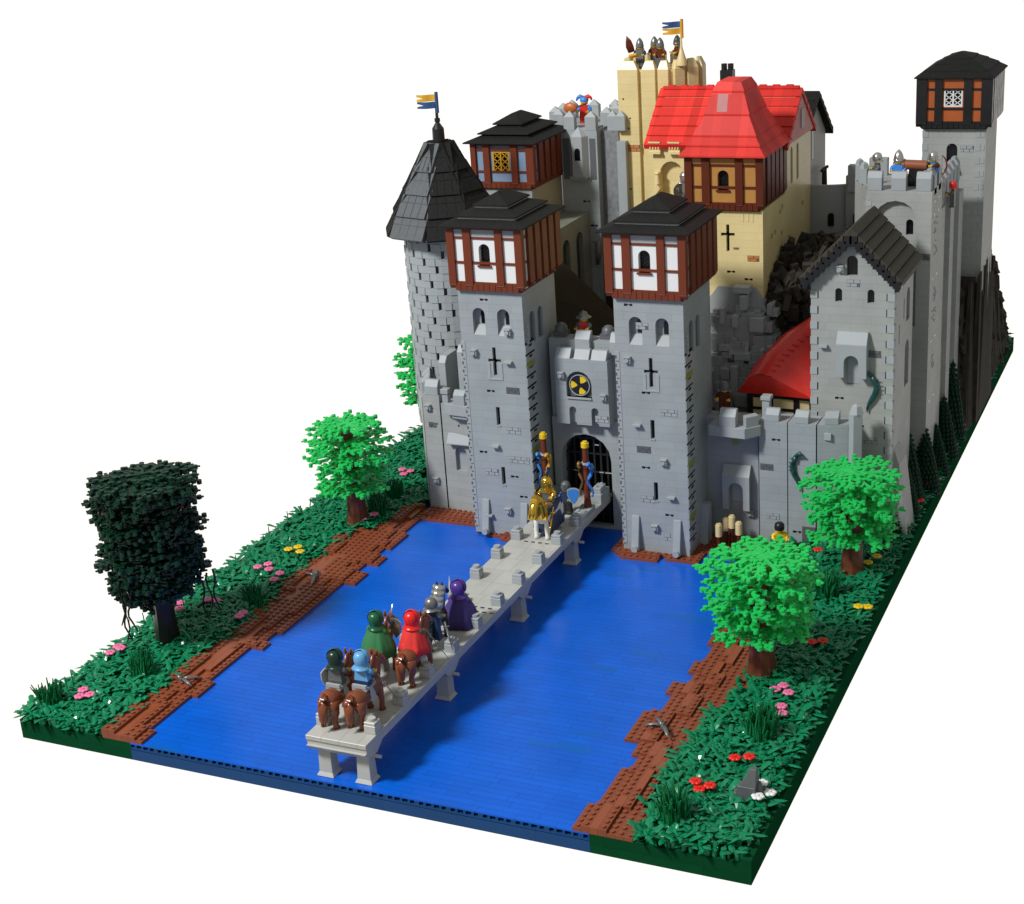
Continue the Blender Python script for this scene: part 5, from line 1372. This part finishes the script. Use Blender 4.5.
def horse(label, loc, rz, m=HORSE, sad=GREYP, group='toy horses on the causeway', head_m=None, barding=None, tail=None, scale=1.14):
    p = thing('toy_horse', label, 'toy horse', loc, group, rotz=rz, scale=scale)
    b = MB()
    b.path([(0,-2.85,2.9),(0,-2.6,2.95),(0,-2.1,2.95),(0,-1,2.75),(0,.4,2.7),(0,1.4,2.85),(0,2.1,3.1),(0,2.5,3.3)],[(.3,.35),(.85,.85),(1.12,1.12),(1.02,1.0),(1.0,1.0),(1.02,1.15),(.85,1.05),(.4,.6)],14,0)
    b.path([(0,1.5,3.2),(0,2.1,4.0),(0,2.5,4.8),(0,2.75,5.5),(0,3.0,5.8)],[(.72,.95),(.62,.85),(.52,.7),(.46,.55),(.3,.35)],10,0)
    b.path([(0,2.35,5.65),(0,2.9,5.55),(0,3.6,5.05),(0,4.1,4.65),(0,4.25,4.55)],[(.34,.36),(.48,.5),(.38,.38),(.34,.32),(.2,.2)],10,0)
    for s_ in (-1,1):
        b.path([(s_*.28,2.5,5.9),(s_*.34,2.45,6.3),(s_*.34,2.45,6.65)],[.16,.15,.04],6,0)
        b.path([(s_*.62,-2.2,3.0),(s_*.72,-2.3,2.0),(s_*.72,-2.15,1.5),(s_*.72,-2.6,.95),(s_*.72,-2.45,.3),(s_*.72,-2.35,0.)],[(.55,.75),(.44,.58),(.34,.42),(.27,.3),(.3,.34),(.38,.46)],9,0)
        b.path([(s_*.6,1.7,2.9),(s_*.7,1.75,1.9),(s_*.72,1.9,1.2),(s_*.72,1.8,.4),(s_*.72,1.9,0.)],[(.45,.55),(.36,.42),(.29,.3),(.28,.3),(.36,.44)],9,0)
        b.path([(s_*.36,2.95,5.6),(s_*.44,2.95,5.6)],[.1,.09],6,1)
    b.build('body', [m, PANE], p, local=True)
    t = MB(); t.path([(0,-2.7,3.8),(0,-3.25,3.6),(0,-3.5,2.9),(0,-3.4,2.0),(0,-3.5,1.2),(0,-3.75,.7)],[.25,.42,.5,.5,.42,.14],10,0); t.build('tail', [tail or m], p, local=True)
    t = MB(); t.path([(0,1.3,4.3),(0,1.8,5.1),(0,2.15,5.8),(0,2.4,6.05)],[(.16,.3),(.2,.34),(.2,.3),(.08,.1)],8,0); t.build('mane', [tail or m], p, local=True)
    s2 = MB(); s2.box(-.85,.85,-1.1,.9,3.55,3.85); s2.box(-.8,.8,-1.15,-.85,3.85,4.2); s2.box(-.7,.7,.7,.95,3.85,4.1); s2.lathe((0,-.1,0),[(1.25,2.3),(1.16,3.0),(.9,3.6),(.6,3.75)],14,sy=.75)
    s2.build('saddle', [sad], p, local=True)
    return p
def at(base, rz, off): return (base[0]+off[0]*cos(rz)-off[1]*sin(rz), base[1]+off[0]*sin(rz)+off[1]*cos(rz), base[2]+off[2])
def shield(label, loc, rz, m, tilt=.0, kind='round', trim=None):
    b = MB()
    if kind == 'round':
        b.tube((0,-.08,0),(0,.08,0),1.15,1.15,20,0); b.tube((0,.05,0),(0,.2,0),.35,.25,10,0)
    else:
        pts = [(-.95,.9),(-.5,1.15),(0,1.22),(.5,1.15),(.95,.9),(.9,0),(.55,-.9),(0,-1.5),(-.55,-.9),(-.9,0)]
        b.extr(pts,'y',-.07,.07); b.extr([(a*.86,c*.86) for a,c in pts],'y',.05,.11,1)
    o = b.build('shield', [m, trim or m], local=True); o.location = Vector(loc)*S; o.rotation_euler = (0,tilt,rz)
    return tag(o, label, 'shield', 'shields carried by the toy riders')
def sword(label, a, bb, m=SILVER, name='sword', cat='sword'):
    b = MB(); a = Vector(a); bb = Vector(bb); d = (bb-a); 
    b.tube(a, a+d*.2, .12, .12, 6)
    side = d.cross(Vector((0,0,1))).normalized(); b.tube(a+d*.2-side*.4, a+d*.2+side*.4, .11, .11, 6)
    b.path([a+d*.2, a+d*.6, bb],[(.17,.06),(.15,.05),(.03,.02)],6)
    o = b.build(name, [m], None, origin=a)
    return tag(o, label, cat, 'blades carried by the toy figures')
RG = 'toy riders on the causeway'; Z = 8.16
h1 = horse('brown toy horse of the dark-hooded rider, rear left of the column', (44.9,5.4,Z), 0)
figure('toy_rider', 'toy rider with dark green hood and grey shoulders, rear left of the column', 'toy figure', (44.9,5.2,Z+3.0), 0, GREYD, SILVERD, GREYD, gear='hood', gm=GREENK, riding=True, scale=1.1, group=RG)
shield('pale shield on the left side of the dark-hooded rider', (43.5,5.3,13.1), 1.35, LIGHTG, kind='kite', trim=GREYP)
h2 = horse('brown toy horse of the light blue hooded rider, rear right of the column', (48.0,6.1,Z), 0)
figure('toy_rider', 'toy rider with light blue hood and tunic, rear right of the column', 'toy figure', (48.0,5.9,Z+3.0), 0, LBLUE, DBLUE, LBLUE, SKIN, 'hood', LBLUE, riding=True, scale=1.1, group=RG)
sword('grey sword held low on the right of the light blue rider', (49.4,6.9,13.6), (51.6,7.4,10.2), SILVERD)
horse('brown toy horse under the green cape', (44.7,15.6,Z), 0)
figure('toy_rider', 'toy rider in a wide green cape and green hood, middle left of the column', 'toy figure', (44.7,15.4,Z+2.95), 0, CLG, GREYD, CLG, SKIN, 'hood', GREENH, cp=CLG, riding=True, wide=1.08, scale=1.12, group=RG, cz=.2)
sword('thin upright blade held by the green-caped rider', (45.6,16.6,14.2), (46.3,17.2,17.4))
shield('silver shield between the green and the red cape', (46.4,17.2,14.2), -.3, SILVER, kind='kite')
horse('brown toy horse under the red cape', (48.9,17.0,Z), 0)
figure('toy_rider', 'toy rider in a bright red cape and red hood, middle right of the column', 'toy figure', (48.9,16.8,Z+2.95), 0, CLR, DBLUE, GREYD, SKIN, 'hood', REDH, cp=CLR, riding=True, wide=.96, scale=1.12, group=RG, cz=.4)
sword('long grey blade slanting down on the right of the red-caped rider', (50.2,17.8,14.2), (52.6,18.8,9.9), SILVERD)
hk = horse('black toy horse with silver neck armour, leading the column', (46.9,25.6,Z), 0, BLACK, SILVERD, head_m=BLACK, scale=1.1)
q = MB()
for k in range(4):
    f = k/3.6; c = Vector((0,1.35+1.2*f,4.1+2.0*f)); 
    q.path([c+Vector((0,-.15,-.36)), c+Vector((0,.1,.4))],[(.86-.1*f,1.0-.25*f),(.84-.1*f,.96-.25*f)],12)
q.build('neck_armour', [SILVER], hk, local=True)
figure('toy_rider', 'toy knight with steel helmet and blue-grey arms on the black horse', 'toy figure', (47.7,24.2,Z+1.3), 0, DBLUE, DBLUE, plastic('blue_grey', (.10,.16,.20),.3), SKIN, 'helmet', SILVERD, riding=True, scale=1.1, group=RG)
shield('dull steel shield at the back of the blue-grey knight', (47.0,23.0,12.0), .5, SILVERD, .2, 'round')
sword('silver lance lying between the red cape and the purple cape', (49.2,24.6,11.9), (51.0,22.8,9.0), SILVERD)
figure('toy_figure', 'toy figure in a purple cape and hood walking at the head of the column', 'toy figure', (48.0,31.2,Z), .1, PURH, DBLUE, PURH, SKIN, 'hood', PURH, cp=CLP, wide=1.15, cz=.1, scale=1.2, group='toy figures on foot')
sword('pale curved blade leaning on the post beside the purple cape', (45.6,33.4,10.4), (44.1,36.3,12.2), LIGHTG)

# golden knight facing the column
gk = thing('toy_horse', 'white toy horse with golden head armour and dark blue cover', 'toy horse', (47.4,62.,Z), 'toy horses on the causeway', rotz=pi, scale=1.2)
b = MB(); b.path([(0,-2.6,2.95),(0,-2.1,2.95),(0,-1,2.75),(0,.4,2.7),(0,1.4,2.85),(0,2.2,3.1)],[(.7,.8),(1.1,1.1),(1.02,1.0),(1.0,1.0),(1.02,1.15),(.7,.9)],14,0)
b.path([(0,1.5,3.2),(0,2.1,4.0),(0,2.5,4.8),(0,2.75,5.5)],[(.72,.95),(.62,.85),(.52,.7),(.46,.55)],10,0)
for s_ in (-1,1):
    b.path([(s_*.6,1.7,2.9),(s_*.7,1.75,1.9),(s_*.72,1.9,1.2),(s_*.72,1.8,.4),(s_*.72,1.9,0.)],[(.45,.55),(.36,.42),(.29,.3),(.28,.3),(.36,.44)],9,0)
    b.path([(s_*.62,-2.2,3.0),(s_*.72,-2.3,2.0),(s_*.72,-2.15,1.5),(s_*.72,-2.6,.95),(s_*.72,-2.35,0.)],[(.55,.75),(.44,.58),(.34,.42),(.27,.3),(.38,.46)],9,0)
b.build('body', [WHITE], gk, local=True)
b = MB(); b.frus(-1.02,1.02,-2.9,1.5,.9,-.95,.95,-2.4,1.6,3.9); b.frus(-1.12,1.12,-3.,1.9,1.3,-1.0,1.0,-2.6,2.,2.6)
for i in range(6): b.frus(-1.06,1.06,-2.8+i*.75,-2.3+i*.75,.5,-1.06,1.06,-2.9+i*.75,-2.2+i*.75,1.3)
b.build('caparison', [DBLUE], gk, local=True)
b = MB(); b.path([(0,1.95,3.9),(0,2.35,4.6),(0,2.7,5.4),(0,2.9,5.7)],[(.85,1.05),(.75,.9),(.65,.75),(.5,.5)],12,0); b.path([(0,2.4,5.75),(0,3.0,5.65),(0,3.7,5.0),(0,4.3,4.2),(0,4.6,3.7)],[(.4,.42),(.56,.6),(.52,.5),(.48,.42),(.3,.25)],10); b.frus(-.5,.5,3.0,4.75,3.6,-.4,.4,2.6,3.6,5.9); b.frus(-.8,.8,2.2,3.3,3.1,-.65,.65,2.4,3.4,4.8); b.frus(-.95,.95,1.4,2.4,2.7,-.8,.8,1.6,2.6,4.6)
b.tube((0,3.6,5.2),(0,4.3,5.6),.22,.05,6); 
for s_ in (-1,1): b.path([(s_*.3,2.4,6.0),(s_*.34,2.4,6.6)],[.16,.04],6)
b.build('head_armour', [GOLD], gk, local=True)
kn = figure('toy_rider', 'golden toy knight with dark plume facing the column of riders', 'toy figure', (47.5,62.3,Z+3.1), pi, GREYD, GOLD, GOLD, SKIN, 'plume', GOLD, DBLUE, riding=True, scale=1.1, group=RG)
b = MB(); b.frus(-.9,.9,-.5,.5,2.9,-.75,.75,-.42,.42,3.6); b.build('shoulder_armour', [GOLD], kn, local=True)
sword('golden lance held downward by the golden knight', (48.7,61.4,12.6), (49.4,57.8,9.6), GOLD)
figure('toy_figure', 'dark toy soldier standing on the block behind the golden knight', 'toy figure', (47.3,69.6,8.2), pi, DBLUE, BLACK, DBLUE, SKIN, 'helmet', GREYD, group='toy figures on foot')
shield('blue quartered kite shield beside the right carved pole', (48.9,68.6,11.6), pi+.3, GREYP, kind='kite', trim=MBLUE)
# carved poles with gold caps and coiled creatures
def pole(x, y, z0, z1, label, m1, m2):
    p = thing('carved_pole', label, 'pole', (x,y,z0), 'carved poles at the castle gate')
    b = MB(); b.tube((x,y,z0),(x,y,z0+1.2),.62,.5,8); b.tube((x,y,z0+1.2),(x,y,z1),.46,.42,8); b.tube((x,y,z1-3.2),(x,y,z1-2.9),.62,.62,10)
    for k in range(5): b.tube((x,y,z0+1.5+k*1.5),(x,y,z0+1.65+k*1.5),.52,.52,8)
    b.build('shaft', [BROWN], p)
    b = MB(); b.tube((x,y,z1),(x,y,z1+.7),.6,.6,12); b.tube((x,y,z1+.7),(x,y,z1+.95),.4,.36,10); b.build('cap', [YEL], p)
    b = MB(); b.tube((x,y-.0,z1-2.7),(x,y,z1-2.4),.66,.66,10); b.build('band', [LIGHTG], p)
    for sgn, m in ((-1,m1),(1,m2)):
        b = MB(); pts = []; rs = []
        for i in range(11):
            t = i/10; pts.append((x+sgn*(.75+.32*sin(t*9)), y-.35+.2*cos(t*7), z1-2.6-t*5.2)); rs.append((.42 if i == 1 else .30)*(1-.7*t)+.04)
        b.path(pts, rs, 8); b.path([(x+sgn*.8,y-.35,z1-2.7),(x+sgn*.75,y-.9,z1-2.3),(x+sgn*.7,y-1.3,z1-2.5)],[.34,.32,.12],8)
        b.build('carved_creature', [m], p)
pole(43.0, 72.0, 8.2, 19.0, 'brown carved pole with gold cap left of the gate arch', MBLUE, FYEL)
pole(50.2, 70.9, 9.0, 18.6, 'brown carved pole with gold cap in front of the gate arch', plastic('bronze', (.30,.17,.05), .3, metallic=.5), MBLUE)
# cream-topped stakes by the right gate tower
for i, (x, y, h) in enumerate(((69.5,74.6,3.6),(70.0,76.6,3.8),(71.0,76.4,4.4),(72.3,75.6,3.8))):
    p = thing('capped_stake', ('front', 'half hidden rear', 'tallest', 'rightmost')[i]+' cream-capped stake at the foot of the right gate tower', 'stake', (x,y,2.9), 'cream-capped stakes')
    b = MB(); b.tube((x,y,2.9),(x,y,2.9+h-1.5),.3,.3,8); b.build('shaft', [BROWND], p)
    b = MB(); b.tube((x,y,2.9+h-1.6),(x,y,2.9+h+.2),.52,.52,10); b.tube((x,y,2.9+h+.2),(x,y,2.9+h+.4),.38,.38,10); b.build('cap', [TANP], p)
# soldiers on the walls
WG = 'toy soldiers on the walls'
figure('toy_soldier', 'toy soldier with broad-brimmed steel hat above the gate', 'toy figure', (47.0,80.6,31.6), pi, REDP, GREYD, GREYD, SKIN, 'brim', SILVERD, group=WG)
figure('toy_soldier', 'toy soldier with white helmet half hidden behind the left gate tower', 'toy figure', (28.9,78.2,20.6), pi, TREED, GREYD, TREED, SKIN, 'brim', LIGHTG, group=WG)
figure('toy_soldier', 'dark toy soldier in the shade behind the right corner bartizan', 'toy figure', (68.6,81.6,21.7), pi, BROWND, BROWND, BROWND, SKIN, 'helmet', GREYD, group=WG)
figure('toy_soldier', 'leftmost steel-helmeted toy soldier on the tan tower', 'toy figure', (42.0,123.2,67.), pi, SILVERD, GREYD, DBLUE, SKIN, 'cone', SILVERD, group=WG, scale=.86)
figure('toy_soldier', 'middle steel-helmeted toy soldier on the tan tower', 'toy figure', (45.6,123.2,67.), pi, BROWND, GREYD, BROWN, SKIN, 'cone', SILVERD, group=WG, scale=.86)
figure('toy_soldier', 'steel-helmeted toy soldier beside the flag pole on the tan tower', 'toy figure', (48.4,123.8,67.2), pi-.8, BROWND, GREYD, BROWN, SKIN, 'cone', SILVERD, group=WG, scale=.88)
figure('toy_soldier', 'toy soldier in the second row between the two front guards of the tan tower', 'toy figure', (43.9,125.2,67.), pi, BROWN, GREYD, BROWN, SKIN, 'cone', SILVERD, group=WG, scale=.86)
b = MB(); b.path([(40.6,123.,69.6),(40.3,122.9,70.6),(40.2,122.7,71.5),(39.9,122.7,72.3)],[(.6,.14),(.7,.14),(.5,.12),(.06,.05)],8)
tag(b.build('axe_blade', [BROWND], origin=(40.6,123,69.6)), 'dark pointed blade at the left edge of the tan tower top', 'axe')
b = MB(); b.box(40.6,42.3,121.4,121.7,68.9,69.3); b.tube((40.8,121.4,69.2),(42.2,121.2,69.5),.3,.25,8)
tag(b.build('gold_horn', [FYEL], origin=(41.4,121.6,69)), 'golden horn held over the front of the tan tower', 'horn')
figure('jester', 'toy jester with red and blue two-horned hat on the grey tower', 'toy figure', (31.2,124.0,57.0), pi, REDP, REDP, MBLUE, SKIN, 'jester', MBLUE, REDP, scale=1.05)
lu = thing('lute', 'orange-brown lute held by the jester', 'lute', (30.6,120.0,59.6))
b = MB(); b.ell((29.6,121.4,60.6),(1.3,.5,.95),14); b.build('body', [TREED], lu)
b = MB(); b.tube((30.7,121.5,60.7),(32.6,121.7,61.4),.16,.13,6); b.build('neck', [BROWN], lu)
figure('toy_knight', 'silver toy knight standing in the tan archway', 'toy figure', (54.2,108.6,47.4), pi, SILVER, SILVERD, SILVER, SILVER, 'plume', SILVER, SILVER, group=WG)
shield('dark round shield of the knight in the tan archway', (53.5,107.9,49.6), pi+.9, GREYD)
figure('toy_soldier', 'blue toy soldier with pointed steel helmet beside the cannon on the keep', 'toy figure', (88.2,108.8,50.7), pi, MBLUE, GREYD, MBLUE, SKIN, 'cone', SILVER, group=WG)
figure('toy_archer', 'blue and brown toy archer drawing a bow on the keep', 'toy figure', (93.2,109.8,50.9), pi-.5, MBLUE, GREYD, BROWND, SKIN, 'helmet', SILVER, arms=((.7,1.3,3.2),(.7,.5,3.2)), group=WG)
figure('toy_soldier', 'steel-helmeted toy soldier at the left end of the keep', 'toy figure', (83.9,114.,49.8), pi/2+.4, GREYD, GREYD, GREYD, SKIN, 'helmet', SILVER, group=WG)
figure('toy_soldier', 'red-capped toy soldier on the right side wall of the keep', 'toy figure', (94.4,121.,45.2), pi/2, GREYD, GREYD, GREYD, SKIN, 'helmet', REDF, group=WG, scale=.8)
b = MB(); pts = [(93.6+1.9*cos(a), 108.4-.4, 54.3+1.9*sin(a)) for a in [(-.9+i*.3) for i in range(7)]]; b.path(pts, [.08,.12,.14,.14,.14,.12,.08], 6); b.tube(pts[0], pts[-1], .04,.04,4)
tag(b.build('bow', [BROWN], origin=(93.6,108,54.3)), 'brown bow drawn by the archer on the keep', 'bow')
cn = thing('cannon', 'brown wooden cannon on the keep between two soldiers', 'cannon', (90.6,109.4,50.9))
b = MB(); b.tube((88.9,109.2,54.1),(92.4,109.2,54.0),.75,.75,12); b.tube((88.8,109.2,54.1),(89.1,109.2,54.1),.85,.85,12); b.build('barrel', [plastic('wood_brown', (.27,.09,.04), .3)], cn)
b = MB(); b.frus(89.4,92.2,108.6,110,50.9,89.8,91.8,108.8,109.8,53.5); b.tube((89.8,108.4,51.7),(89.8,108.7,51.7),.75,.75,12); b.tube((91.8,108.4,51.7),(91.8,108.7,51.7),.75,.75,12); b.build('carriage', [BLACK], cn)
figure('toy_figure', 'toy figure with black hair half hidden behind the nearest bright green tree', 'toy figure', (78.8,74.5,3.2), pi+.5, YEL, GREYD, YEL, SKIN, 'hair', BLACK, group='toy figures on foot')
# climbing creatures
def creature(label, x, y, z, s_):
    b = MB(); pts = [(x+s_*.5*sin(i*.55), y-.35, z-i*.62) for i in range(10)]
    b.path(pts, [.28,.42,.34,.4,.42,.4,.34,.26,.18,.06], 8)
    for i in (1,2,3,4,5): b.path([pts[i],(pts[i][0]+s_*.55,y-.55,pts[i][2]+.25)],[.16,.04],5)
    b.path([pts[0],(x-s_*.5,y-.6,z+.5),(x-s_*.9,y-.8,z+.3)],[.3,.34,.1],7)
    tag(b.build('wall_creature', [TRG], origin=(x,y,z)), label, 'lizard', 'dark green lizards climbing the walls')
creature('dark green lizard on the third panel of the right curtain wall', 80.2, 79, 17.2, -1.2)
creature('dark green lizard below the niche of the grey gabled house', 89.9, 84.4, 28.4, 1.3)
b = MB(); b.path([(35.4,117.,38.5),(35.6,116.5,36.5),(35.2,116.6,34.5)],[.5,.6,.3],8); b.path([(35.4,116.8,38.2),(34.6,116.2,38.6)],[.3,.1],6)
tag(b.build('gargoyle', [GREYD], origin=(35.4,117,36.5)), 'dark gargoyle on the corner of the jester tower', 'gargoyle')

# ------------------------------------------------------------------ light, world, camera
w = bpy.data.worlds.new('World'); sc.world = w; w.use_nodes = True
n = w.node_tree.nodes; l = w.node_tree.links; bg = n['Background']
tc = n.new('ShaderNodeTexCoord'); sx = n.new('ShaderNodeSeparateXYZ'); l.new(tc.outputs['Generated'], sx.inputs[0])
mr = n.new('ShaderNodeMapRange'); mr.inputs[1].default_value = -.05; mr.inputs[2].default_value = .03; l.new(sx.outputs[2], mr.inputs[0])
mr2 = n.new('ShaderNodeMapRange'); mr2.inputs[1].default_value = .42; mr2.inputs[2].default_value = .08; l.new(sx.outputs[1], mr2.inputs[0])
mxm = n.new('ShaderNodeMath'); mxm.operation = 'MAXIMUM'; l.new(mr.outputs[0], mxm.inputs[0]); l.new(mr2.outputs[0], mxm.inputs[1])
mr3 = n.new('ShaderNodeMapRange'); mr3.inputs[1].default_value = .16; mr3.inputs[2].default_value = .42; l.new(sx.outputs[0], mr3.inputs[0])
mx2 = n.new('ShaderNodeMath'); mx2.operation = 'MAXIMUM'; l.new(mxm.outputs[0], mx2.inputs[0]); l.new(mr3.outputs[0], mx2.inputs[1]); mr = mx2
mx = n.new('ShaderNodeMix'); mx.data_type = 'RGBA'; l.new(mr.outputs[0], mx.inputs[0])
mx.inputs[6].default_value = (1.12,1.06,1.0,1); mx.inputs[7].default_value = (WTOP[0],WTOP[1],WTOP[2],1)
l.new(mx.outputs[2], bg.inputs[0]); bg.inputs[1].default_value = 1.
def lamp(name, pos, target, power, size, col):
    ld = bpy.data.lights.new(name, 'AREA'); ld.shape = 'DISK'; ld.size = size*S; ld.energy = power; ld.color = col
    o = bpy.data.objects.new(name, ld); C.objects.link(o); o.location = Vector(pos)*S
    o.rotation_euler = (Vector(target)-Vector(pos)).to_track_quat('-Z','Y').to_euler()
lamp('room_lamp', (-99,-167,300), (50,72,10), PW, 60, (.98,.99,1.))
cam = bpy.data.cameras.new('Camera'); co = bpy.data.objects.new('Camera', cam); C.objects.link(co); sc.camera = co
f, yaw, pitch, roll = 1593.898,-0.444472,0.355218,-0.0679666
F = Vector((sin(yaw)*cos(pitch), cos(yaw)*cos(pitch), -sin(pitch))); r0 = Vector((cos(yaw),-sin(yaw),0)); u0 = r0.cross(F)
Rr = cos(roll)*r0+sin(roll)*u0; Uu = -sin(roll)*r0+cos(roll)*u0
M = Matrix((Rr, Uu, -F)).transposed().to_4x4(); M.translation = Vector((136.08444,-134.72184,101.18117))*S
co.matrix_world = M
cam.sensor_width = 36; cam.sensor_fit = 'HORIZONTAL'; cam.lens = f*36/1024; cam.clip_start = .01; cam.clip_end = 50
sc.view_settings.view_transform = 'Standard'; sc.view_settings.look = 'None'; sc.view_settings.exposure = 0; sc.view_settings.gamma = 1
sc.cycles.max_bounces = 6; sc.cycles.use_denoising = True
for o in bpy.data.objects:
    if '_o' in o: del o['_o']
